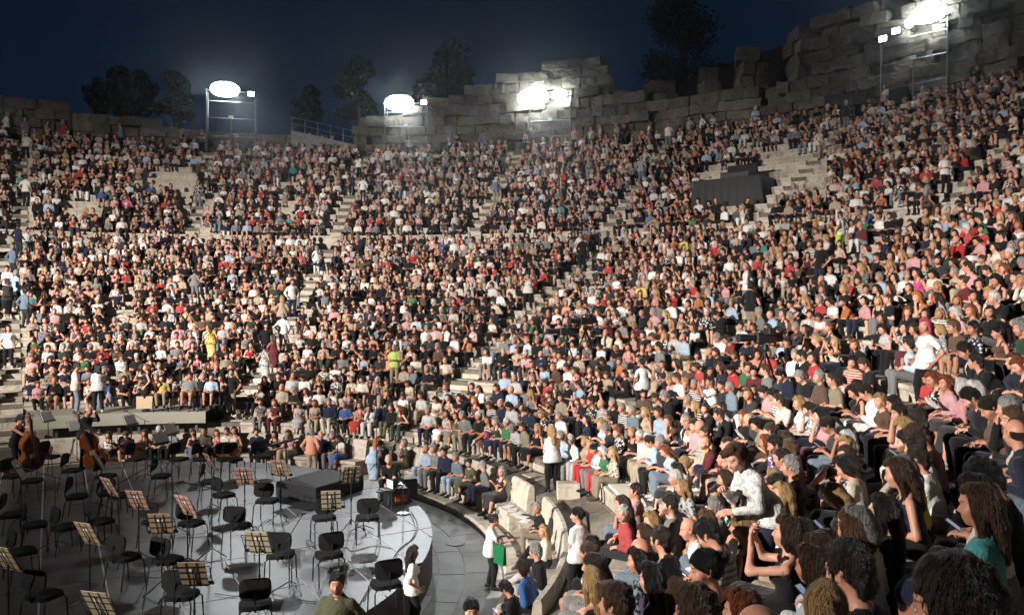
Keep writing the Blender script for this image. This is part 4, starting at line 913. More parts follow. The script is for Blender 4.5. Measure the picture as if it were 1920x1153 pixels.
string_instrument('double_bass', 'dark double bass held by the player in sleeveless black', 1.0, (-3.35, 6.25, SZ), toward((-3.6,6.3), (10,-16))+.5, R(10), 'double bass', R(-12))
for i, (x, y, rz_, ti, lb) in enumerate(((275,845,.6,70,'cello lying on its side between chairs, behind the bass player'),(100,850,-.5,72,'cello lying on its side beside the first music stands'),(455,860,.3,66,'cello lying across a chair beside the conductor desk'),(30,885,.9,60,'cello resting low behind the outermost score board'))):
    p = ray(x, y, SZ+.45); string_instrument('cello', lb, .66, (p.x, p.y, SZ+.42), facing_c(p)+rz_, R(ti), 'cello', R(12))
# microphone stands
MICS = [(705,880,2.3,'tall thin microphone pole behind the podium'),(632,905,1.55,'microphone boom stand close to the podium'),(755,965,1.5,'microphone stand on a heavy round base at the stage edge'),(320,1000,1.5,'microphone stand among the middle chairs'),(395,1045,1.3,'low microphone stand beside a pinkish score board'),(220,1060,1.5,'microphone stand among the near chairs'),(270,900,1.6,'microphone stand behind the plywood boards'),(100,1030,1.4,'microphone stand in the dark outer chairs'),(680,1000,.35,'short microphone stand near the curved stage edge'),(540,1110,.9,'low microphone stand at the near edge of the stage')]
for x, y, h, lb in MICS:
    p = ray(x, y, SZ); th = thing('microphone_stand', lb, 'microphone stand', (p.x, p.y, SZ), random.uniform(0,6), 'microphone stands on the stage')
    if 'base' in lb: q = MB(); q.lathe([(.15,0),(.15,.025),(.13,.035),(.02,.04)], 20); q.build('base', M['steel'], th)
    else:
        for k in range(3): a = 2*PI*k/3; q = MB(); q.tube([(0,0,.16),(math.cos(a)*.3,math.sin(a)*.3,.012)], .01, 6); q.build('leg', M['black_metal'], th)
    q = MB(); q.tube([(0,0,.03),(0,0,h)], .011, 7); q.build('pole', M['black_metal'], th)
    if h > .8 and h < 2: q = MB(); q.tube([(-.12,0,h-.03),(.55,0,h+.22)], .009, 6); q.build('boom', M['black_metal'], th)
    q = MB(); ex = (.55,0,h+.22) if .8 < h < 2 else (0,0,h); q.tube([ex, (ex[0]+.03,0,ex[2]+.03), (ex[0]+.14,0,ex[2]+.01)], .02, 8, rr=[.012,.02,.022]); q.build('microphone', M['black_metal'], th)
# cables
def cable(pts, lb, r=.008):
    P_ = [Vector(p) for p in pts]; sm = []
    for i in range(len(P_)-1):
        a, b_, c_, d_ = P_[max(i-1,0)], P_[i], P_[i+1], P_[min(i+2,len(P_)-1)]
        for k in range(8): t = k/8; sm.append(.5*((2*b_)+(-a+c_)*t+(2*a-5*b_+4*c_-d_)*t*t+(-a+3*b_-3*c_+d_)*t**3))
    q = MB(); q.tube(sm+[P_[-1]], r, 5); return tag(q.build('cable', M['black_plastic'], smooth=True), lb, 'cable', 'black cables on the stage')
Zc = SZ+.01
for i, (pp, lb) in enumerate((([(735,1030),(700,1025),(660,1035),(645,1028),(600,1035)],'black cable across the panels under the near chairs'),([(770,960),(782,985),(775,1010),(748,1030),(735,1060),(700,1095),(680,1130)],'cable bundle following the curved stage edge'),([(765,958),(778,990),(768,1015),(742,1038),(728,1068),(694,1100),(672,1136)],'second cable running beside the edge bundle'),([(540,1095),(555,1105),(548,1118),(565,1128),(590,1130)],'looping black cable near the lowest chair'),([(400,1115),(440,1120),(470,1118)],'short straight cable in front of the lowest chair'),([(330,1010),(400,1005),(450,985),(480,990)],'cable under the middle chairs'),([(560,965),(520,985),(500,975),(470,1000)],'cable beside the second row of chairs'),([(230,1080),(300,1085),(350,1065)],'cable across the dark outer panels'),([(690,1085),(712,1092),(722,1080),(700,1070),(690,1085)],'coiled cable by the stage edge'),([(575,1022),(590,1030),(585,1018),(572,1014),(578,1026)],'coiled cable under the front chair'))):
    cable([ray(x, y, Zc+.003*i) for x, y in pp], lb)
# engineer's corner: orange and black case, grey box, laptop
p = ray(742, 945, SZ); th = thing('equipment_case', 'black and orange equipment case at the stage edge', 'case', (p.x, p.y, SZ), .5); q = MB(); q.box((0,0,.19), (.55,.36,.38), ch=.03); q.build('shell', M['black_plastic'], th); q = MB(); q.box((.05,-.19,.17), (.30,.03,.18), ch=.01); q.build('panel', plain('orange_plastic', (.30,.05,.012), .5), th); q = MB(); q.tube([(-.15,0,.38),(-.13,0,.44),(.13,0,.44),(.15,0,.38)], .014, 6); q.build('handle', M['black_plastic'], th)
p = ray(766, 930, SZ); th = thing('speaker_box', 'dark grey monitor box with white top sheet at the stage edge', 'speaker', (p.x, p.y, SZ), .4); q = MB(); q.box((0,0,.22), (.36,.36,.44), ch=.02); q.build('cabinet', M['black_plastic'], th); q = MB(); q.box((0,0,.449), (.32,.3,.008)); q.build('sheet', M['paper'], th)
p = ray(722, 912, SZ+.55); th = thing('laptop', 'open laptop with a pale lit screen beside the engineer', 'laptop', (p.x, p.y, SZ+.46), facing_c(p)); q = MB(); q.box((0,.0,.008), (.32,.22,.016)); q.build('base', M['black_plastic'], th); q = MB(); q.box((0,-.12,.12), (.32,.012,.21)); sc2 = q.build('lid', M['black_plastic'], th); m, nt, b = mat('screen_glow'); b.inputs['Emission Color'].default_value = (.8,.85,.9,1); b.inputs['Emission Strength'].default_value = .9; q = MB(); q.box((0,-.112,.122), (.29,.004,.18)); q.build('screen', m, sc2)
p = ray(722, 930, SZ); th = thing('laptop_table', 'small black stool under the laptop', 'table', (p.x, p.y, SZ)); th.location = (ray(722,912,SZ+.55).x, ray(722,912,SZ+.55).y, SZ); q = MB(); q.box((0,0,.44), (.4,.32,.03), ch=.006); q.build('top', M['black_plastic'], th)
for sx in (-1,1):
    for sy in (-1,1): q = MB(); q.tube([(sx*.17,sy*.13,0),(sx*.15,sy*.11,.43)], .012, 6); q.build('leg', M['black_metal'], th)

th = thing('flight_case', 'low black case the sound engineer sits on', 'case', (7.06, 3.76, SZ), .3); q = MB(); q.box((0,0,.18), (.5,.42,.35), ch=.015); q.build('shell', M['black_plastic'], th); q = MB(); q.box((0,0,.355), (.51,.43,.012)); q.build('edge_trim', M['steel'], th)
# ------------------------------------------------------------------ things in the seating
def row_pt(x, y):
    best = None
    for tier, N in ((0, LOW_N), (1, UP_N)):
        for k in range(N):
            r, z, t_, h = row_info(tier, k); rr = r+.4; dx = (x-960)/FPX; A_, B_, C_ = dx*dx+1, CX*dx+CY, CX*CX+CY*CY-rr*rr; D = B_*B_-A_*C_
            if D < 0: continue
            tt = (-B_+math.sqrt(D))/A_; a_ = math.atan2(CX+dx*tt, CY+tt); zz = z+zoff(a_); e_ = abs(HZN+FPX*(CZ-zz)/tt-y)
            if tt > 2 and (best is None or e_ < best[0]): best = (e_, Vector((CX+dx*tt, CY+tt, zz)), a_)
    return best[1], best[2]
# draped mixing desk
p, a = row_pt(1372, 378); p = pol(31.6, a, UP_Z+UP_H*2+.0); th = thing('mixing_desk', 'sound desk table draped in black cloth in the upper tier', 'table', p, -a); q = MB(); W_d, D_d, H_d = 3.5, 1.5, 1.45; n = 60
ring_ = []
for zz, ex in ((H_d,0),(H_d-.03,.015),(H_d*.55,.06),(-.35,.13)):
    lp = []
    for (x0, y0), (x1, y1) in (((-1,-1),(1,-1)),((1,-1),(1,1)),((1,1),(-1,1)),((-1,1),(-1,-1))):
        for k in range(n//4*(2 if y0 == y1 else 1)):
            f_ = k/(n//4*(2 if y0 == y1 else 1)); x, y = (x0+(x1-x0)*f_)*W_d/2, (y0+(y1-y0)*f_)*D_d/2; wv = 1+ex*.5*math.sin(k*1.9)*(1 if ex else 0)+ex*.8; lp.append((x*wv, y*wv-.0, zz+(0 if zz > 0 else random.uniform(0,.03))))
    ring_.append(lp)
mm_ = len(ring_[0]); q.add([v for l in ring_ for v in l], [(i*mm_+k, (i+1)*mm_+k, (i+1)*mm_+(k+1) % mm_, i*mm_+(k+1) % mm_) for i in range(3) for k in range(mm_)]+[tuple(range(mm_))]); q.build('drape', plain('drape_cloth', (.026,.026,.028), .7, 0, .3, 5, .4, .5), th, True)
th = thing('flight_case', 'open black flight case with silver edges on the draped desk', 'case', p+Vector((0,0,H_d)), -a); q = MB(); q.box((.35,-.2,.14), (1.5,.7,.26), ch=.015); q.build('base', M['black_plastic'], th); q = MB(); q.box((.35,.18,.42), (1.5,.05,.55), M=Matrix.Translation((.35,.22,.46)) @ Matrix.Rotation(R(-18), 4, 'X')); q.build('lid', M['black_plastic'], th)
for y_ in (-.56,.16): q = MB(); q.tube([(-.4,y_,.28),(1.1,y_,.28)], .018, 5); q.build('edge_trim', M['steel'], th)
# television cameras
def tv_camera(x, y, lb, rz, ht=1.45):
    p, a = row_pt(x, y); th = thing('television_camera', lb, 'camera', p, rz)
    for k in range(3): an = 2*PI*k/3+.4; q = MB(); q.tube([(0,0,ht-.25),(math.cos(an)*.5,math.sin(an)*.5,-.1)], .028, 7); q.build('leg', M['black_metal'], th)
    q = MB(); q.lathe([(.09,0),(.1,.06),(.07,.18)], 12, (0,0,ht-.28)); q.build('head', M['black_metal'], th)
    q = MB(); q.box((0,0,ht+.05), (.2,.55,.26), ch=.02); q.build('body', M['black_plastic'], th)
    q = MB(); q.tube([(0,.27,ht+.06),(0,.40,ht+.06),(0,.75,ht+.06)], .09, 14, rr=[.07,.085,.105]); q.build('lens', M['black_plastic'], th)
    q = MB(); q.box((-.2,.02,ht+.22), (.24,.2,.16), ch=.015); q.build('viewfinder', M['black_plastic'], th); q = MB(); q.box((0,-.36,ht+.06), (.15,.2,.22), ch=.01); q.build('battery', M['black_metal'], th); q = MB(); q.tube([(.1,-.2,ht-.12),(.18,-.75,ht-.22)], .012, 6); q.build('pan_bar', M['black_metal'], th)
tv_camera(1062, 700, 'television camera on a tripod, lower of the pair by the stairs', 2.0); tv_camera(1098, 690, 'television camera on a tripod, upper of the pair by the stairs', 2.2); tv_camera(1435, 760, 'large television camera on a tripod among the near rows', 1.9)
tv_camera(690, 665, 'television camera in the far lower rows beside the lime polo shirt', PI, 1.2)
# wheelchairs on the deck
def wheelchair(x, lb):
    dx = (x-960)/FPX; rr = 12.12; A_, B_, C_ = dx*dx+1, CX*dx+CY, CX*CX+CY*CY-rr*rr; t = (-B_+math.sqrt(B_*B_-A_*C_))/A_; p = Vector((CX+dx*t, CY+t, 1.745)); a = math.atan2(p.x, p.y); th = thing('wheelchair', lb, 'wheelchair', p, PI-a, 'wheelchairs on the deck')
    for sx in (-1, 1):
        w = MB(); w.tube([(sx*.29, -.08+.3*math.cos(q_*PI/12), .3+.3*math.sin(q_*PI/12)) for q_ in range(25)], .018, 6, cap=False); w = w.build('wheel', M['black_plastic'], th); s_ = MB()
        s_.tube([(sx*.31, -.08+.26*math.cos(q_*PI/12), .3+.26*math.sin(q_*PI/12)) for q_ in range(25)], .009, 5, cap=False); s_.build('push_rim', M['steel'], w)
        for k in range(4): s_ = MB(); an = k*PI/4; s_.tube([(sx*.29,-.08+.29*math.cos(an),.3+.29*math.sin(an)),(sx*.29,-.08-.29*math.cos(an),.3-.29*math.sin(an))], .004, 4); s_.build('spoke', M['steel'], w)
        c_ = MB(); c_.tube([(sx*.24,.36+.07*math.cos(q_*PI/6),.08+.07*math.sin(q_*PI/6)) for q_ in range(13)], .016, 5, cap=False); c_.build('castor', M['black_plastic'], th)
        f_ = MB(); f_.tube([(sx*.24,-.22,.95),(sx*.24,-.2,.42),(sx*.24,.25,.42),(sx*.22,.42,.12),(sx*.12,.46,.1)], .014, 6); f_.build('frame', M['steel'], th)
    q = MB(); q.box((0,.02,.41), (.46,.44,.04), ch=.01); q.build('seat', M['black_fabric'], th); q = MB(); q.box((0,-.215,.68), (.46,.03,.48), ch=.01); q.build('backrest', M['black_fabric'], th)
wheelchair(305, 'wheelchair with the yellow-topped spectator'); wheelchair(355, 'wheelchair with the grey-shirted spectator'); wheelchair(395, 'wheelchair at the end of the deck, pale blue shirt in it')
# bags and papers
def bag(loc, rz, w, h, d, col, lb, name='shopping_bag', cat='bag', strap=True):
    th = thing(name, lb, cat, loc, rz); q = MB(); q.add([(-w/2,-d/2,0),(w/2,-d/2,0),(w/2,d/2,0),(-w/2,d/2,0),(-w*.53,-d*.2,h),(w*.53,-d*.2,h),(w*.53,d*.2,h),(-w*.53,d*.2,h)], [(0,3,2,1),(0,1,5,4),(1,2,6,5),(2,3,7,6),(3,0,4,7),(4,5,6,7)]); q.build('sack', plain(name, col, .8, 0, .2, 12, .2, .4), th)
    if strap:
        for y in (-d*.2, d*.2): q = MB(); q.tube([(-w*.25,y,h),(-w*.2,y,h+h*.35),(w*.2,y,h+h*.35),(w*.25,y,h)], .01, 5); q.build('handle', plain('strap', (.03,.02,.015), .7), th)
    return th
DKP = lambda x, r: (lambda dx: (lambda t: Vector((CX+dx*t, CY+t, 1.745)))((-(CX*dx+CY)+math.sqrt((CX*dx+CY)**2-(dx*dx+1)*(CX*CX+CY*CY-r*r)))/(dx*dx+1)))((x-960)/FPX)
bag(DKP(270, 11.85)+Vector((0,0,.12)), .2, .5, .42, .2, (.5,.36,.24), 'tan paper shopping bag with dark handles held above the deck')
bag(pol(9.62, R(92.6), .62)+Vector((.14,-.22,0)), -.9, .30, .36, .09, (.008,.13,.045), 'bright green fabric tote hanging at the usher\'s hip', 'tote_bag')
for i, (x, y, c_, lb) in enumerate(((1664,560,(.62,.55,.45),'cream handbag on a lap in the near tier'),(1668,672,(.6,.56,.5),'large pale tote bag beside the pink-haired usher'),(1702,680,(.55,.52,.48),'pale grey tote bag behind the pink-haired usher'),(1120,930,(.5,.44,.22),'straw-coloured clutch on a lap above the cushions'),(1045,830,(.55,.42,.36),'pale patterned bag beside the person in white uniform'),(1320,900,(.5,.4,.3),'beige bag on a lap in the near rows'))):
    p, a = row_pt(x, y); bag(p+Vector((0,0,.05)), -a+.3, .36, .26, .14, c_, lb, 'handbag')
for i, (rr, ad) in enumerate(((10.6,76.0),(10.62,74.2),(10.58,72.6),(10.6,70.6),(10.62,68.8),(10.6,88.4))):
    q = MB(); q.box((0,0,.006), (.21,.30,.008)); o = tag(q.build('programme', M['paper']), f'white printed programme lying on the high-backed bench, {ordw(i)} along it', 'programme', 'programmes on the bench'); o.location = pol(rr, R(ad), .528); o.rotation_euler = (0, 0, random.uniform(0, 3))
TREES()
# ------------------------------------------------------------------ the audience
COL = dict(white=(.74,.72,.69), cream=(.62,.53,.41), beige=(.42,.32,.22), black=(.010,.010,.011), charcoal=(.035,.035,.038), grey=(.19,.19,.19), silver=(.42,.41,.40), navy=(.012,.018,.045), blue=(.03,.11,.36), sky=(.34,.47,.62), slate=(.15,.21,.27),
 red=(.48,.018,.018), maroon=(.12,.014,.02), pink=(.62,.28,.29), magenta=(.5,.05,.2), green=(.03,.2,.07), bottle=(.018,.055,.035), lime=(.42,.6,.06), yellow=(.62,.46,.07), orange=(.55,.15,.04), peach=(.72,.30,.19), brown=(.11,.058,.034), purple=(.11,.05,.18), teal=(.02,.23,.23), mustard=(.42,.26,.04), khaki=(.26,.22,.14), olive=(.10,.10,.05))
CWORD = dict(sky='light blue', slate='slate blue', bottle='dark green', silver='light grey')
HCOL = dict(black=(.007,.006,.006), dark=(.020,.012,.008), brown=(.055,.028,.014), chestnut=(.11,.055,.025), blond=(.40,.25,.10), grey=(.27,.26,.25), white=(.62,.60,.57), auburn=(.22,.055,.018), orange=(.5,.13,.03), pink=(.55,.07,.12))
HWORD = dict(short='short {} hair', crop='cropped {} hair', bald='a bald crown', bob='a {} bob', long='long {} hair', wavy='wavy {} hair', bun='{} hair in a bun', ponytail='a {} ponytail', curly='curly {} hair', grey='swept {} hair')
TWORD = dict(tee='T-shirt', shirt='shirt', tank='strappy top', jacket='jacket', dress='blouse'); BWORD = dict(trousers='trousers', wide='loose trousers', shorts='shorts', skirt='skirt')
PWORD = dict(lap='hands on lap', clasp='hands clasped', fold='arms folded', phone='head bowed over hands', chin='hand at chin', lean='leaning forward', cross='legs crossed', turn='twisted aside', away='looking aside', film='hands raised to face')
SKINS = [(.62,.33,.225),(.57,.29,.195),(.68,.39,.28),(.52,.26,.165),(.60,.30,.205),(.45,.215,.13)]
rnd = random.Random(5)
def pick(d): k = list(d); return rnd.choices(k, [d[q] for q in k])[0]
TOPW = dict(black=46, white=28, cream=9, beige=6, grey=5, silver=6, navy=7, sky=5, red=6, pink=5, maroon=3, green=1, bottle=2, brown=5, blue=.8, orange=1, yellow=.7, purple=.5, teal=.7, slate=4, magenta=.5, khaki=2.5, charcoal=5, peach=1.2)
BOTW = dict(black=52, navy=18, slate=10, beige=12, white=9, grey=6, khaki=4, brown=3, charcoal=8, maroon=1, green=1)
def rand_look(p):
    b = p.setdefault('build', pick(dict(woman=56, man=36, stout=8))); w = b == 'woman'
    p.setdefault('hair', pick(dict(long=34, wavy=20, bob=14, bun=11, ponytail=8, curly=4, grey=4) if w else dict(short=46, crop=26, bald=12, grey=16)))
    if 'hcol' not in p: p['hcol'] = pick(dict(dark=24, black=13, brown=21, chestnut=12, blond=18, grey=5, auburn=7, white=2)) if w else pick(dict(dark=32, black=16, brown=18, grey=22, white=8, chestnut=3))
    p.setdefault('top', pick(dict(tee=24, tank=36, dress=22, shirt=18) if w else dict(tee=46, shirt=42, jacket=8)))
    p.setdefault('tcol', pick(TOPW)); p.setdefault('bot', pick(dict(trousers=38, wide=18, skirt=30, shorts=14) if w else dict(trousers=80, shorts=20))); p.setdefault('bcol', pick(BOTW))
    if 'print' not in p: p['print'] = pick({0: 84, 1: 12, 2: 4}) if p['top'] in ('dress', 'tee', 'shirt') else 0
    p.setdefault('second', pick(dict(white=5, black=4, cream=2, maroon=1, navy=1))); p.setdefault('skin', rnd.choice(SKINS)); p.setdefault('beard', 0 if w else (1. if rnd.random() < .28 else 0.))
    p.setdefault('shoe', rnd.choice([(.015,.015,.015),(.5,.48,.45),(.08,.045,.025),(.02,.02,.03)])); p.setdefault('yaw', rnd.gauss(0, 13)); p.setdefault('s', rnd.uniform(.91, 1.06))
    p.setdefault('pose', pick(dict(lap=17, clasp=16, fold=9, phone=13, chin=9, lean=12, cross=10, turn=13, away=13, film=1.5)))
    if p['pose']+'2' in POSES and rnd.random() < .5: p['pose'] += '2'
    p['tx'], p['tyy'] = (rnd.gauss(.01, .045), rnd.gauss(0, .04)) if POSES[p['pose']]['seat'] else (0, 0)
    return p
HEADR, HEADZ = .25, .735
def seat_at(x, y):
    """the row and bearing whose seated head shows at photo pixel (x, y)"""
    best = None
    for tier, N in ((0, LOW_N), (1, UP_N)):
        for k in range(N):
            r, z, t, h = row_info(tier, k); rr = r+HEADR; dx = (x-960)/FPX          # |(CX+dx t, CY+t)| = rr
            a, b, c = dx*dx+1, CX*dx+CY, CX*CX+CY*CY-rr*rr; D = b*b-a*c
            if D < 0: continue
            for sg in (-1, 1):
                tt = (-b+sg*math.sqrt(D))/a
                if tt < 1.5: continue
                p = (CX+dx*tt, CY+tt); a_ = math.atan2(p[0], p[1])
                if not (A0 < a_ < A1): continue
                yy = HZN+FPX*(CZ-z-zoff(a_)-HEADZ)/tt; e = abs(yy-y)
                if best is None or e < best[0]: best = (e, tier, k, a_, tt)
    return best
people = []
def seated(x, y, hair, hcol, top, tcol, bot, bcol, pose, build, yaw=0, label=None, **kw):
    b = seat_at(x, y)
    p = dict(tier=b[1], k=b[2], a=b[3], hair=hair, hcol=hcol, top=top, tcol=tcol, bot=bot, bcol=bcol, pose=pose, build=build, yaw=yaw, key=1, px=(x, y), **kw)
    if label: p['label'] = label
    for q in people:                                            # two seated figures never share a place
        if q.get('tier') == p['tier'] and q['k'] == p['k'] and abs(q['a']-p['a'])*row_info(p['tier'], p['k'])[0] < .43:
            d = .44/row_info(p['tier'], p['k'])[0]; p['a'] = q['a']+(d if p['a'] >= q['a'] else -d)
    hx, hy_, _ = pix(pz(row_info(p['tier'], p['k'])[0]+HEADR, p['a'], row_info(p['tier'], p['k'])[1]+HEADZ))
    if 1028 < hx < 1124 and hy_ > 1010: return p                  # keeps the standing usher in view
    people.append(rand_look(p)); return p
def bench(x, y, *a, **kw):
    """front row: on the high-backed bench"""
    hair, hcol, top, tcol, bot, bcol, pose, build = a[:8]; dx = (x-960)/FPX; rr = 10.66; A, B, Cc = dx*dx+1, CX*dx+CY, CX*CX+CY*CY-rr*rr; D = B*B-A*Cc
    tt = (-B+math.sqrt(max(D, 0)))/A; yy = HZN+FPX*(CZ-1.28)/tt
    t2 = (-B-math.sqrt(max(D, 0)))/A
    if t2 > 3 and abs(HZN+FPX*(CZ-1.28)/t2-y) < abs(yy-y): tt = t2
    p = dict(pos=pol(10.66, math.atan2(CX+dx*tt, CY+tt), .535), a=math.atan2(CX+dx*tt, CY+tt), hair=hair, hcol=hcol, top=top, tcol=tcol, bot=bot, bcol=bcol, pose=pose, build=build, key=1, where='on the high-backed front bench', **kw)
    people.append(rand_look(p)); return p
def standing(loc, face, hair, hcol, top, tcol, bot, bcol, pose, build, label, **kw):
    p = dict(pos=Vector(loc), face=face, hair=hair, hcol=hcol, top=top, tcol=tcol, bot=bot, bcol=bcol, pose=pose, build=build, key=2, label=label, print=kw.pop('print', 0), **kw); people.append(rand_look(p)); return p
def stand_row(x, y, face, *a, **kw):
    """standing in the seating: feet at photo pixel (x, y)"""
    best = None
    for tier, N in ((0, LOW_N), (1, UP_N)):
        for k in range(N):
            r, z, t, h = row_info(tier, k); rr = r+.45; dx = (x-960)/FPX; A, B, Cc = dx*dx+1, CX*dx+CY, CX*CX+CY*CY-rr*rr; D = B*B-A*Cc
            if D < 0: continue
            for sg in (-1, 1):
                tt = (-B+sg*math.sqrt(D))/A
                if tt < 2: continue
                a_ = math.atan2(CX+dx*tt, CY+tt); zz = z+zoff(a_); e = abs(HZN+FPX*(CZ-zz)/tt-y)
                if best is None or e < best[0]: best = (e, Vector((CX+dx*tt, CY+tt, zz+.01)), tier, k, a_)
    p = standing(best[1], face, *a, **kw); p['tier2'], p['k2'], p['a'] = best[2], best[3], best[4]; return p
S = seated; W_, Mn, St = 'woman', 'man', 'stout'
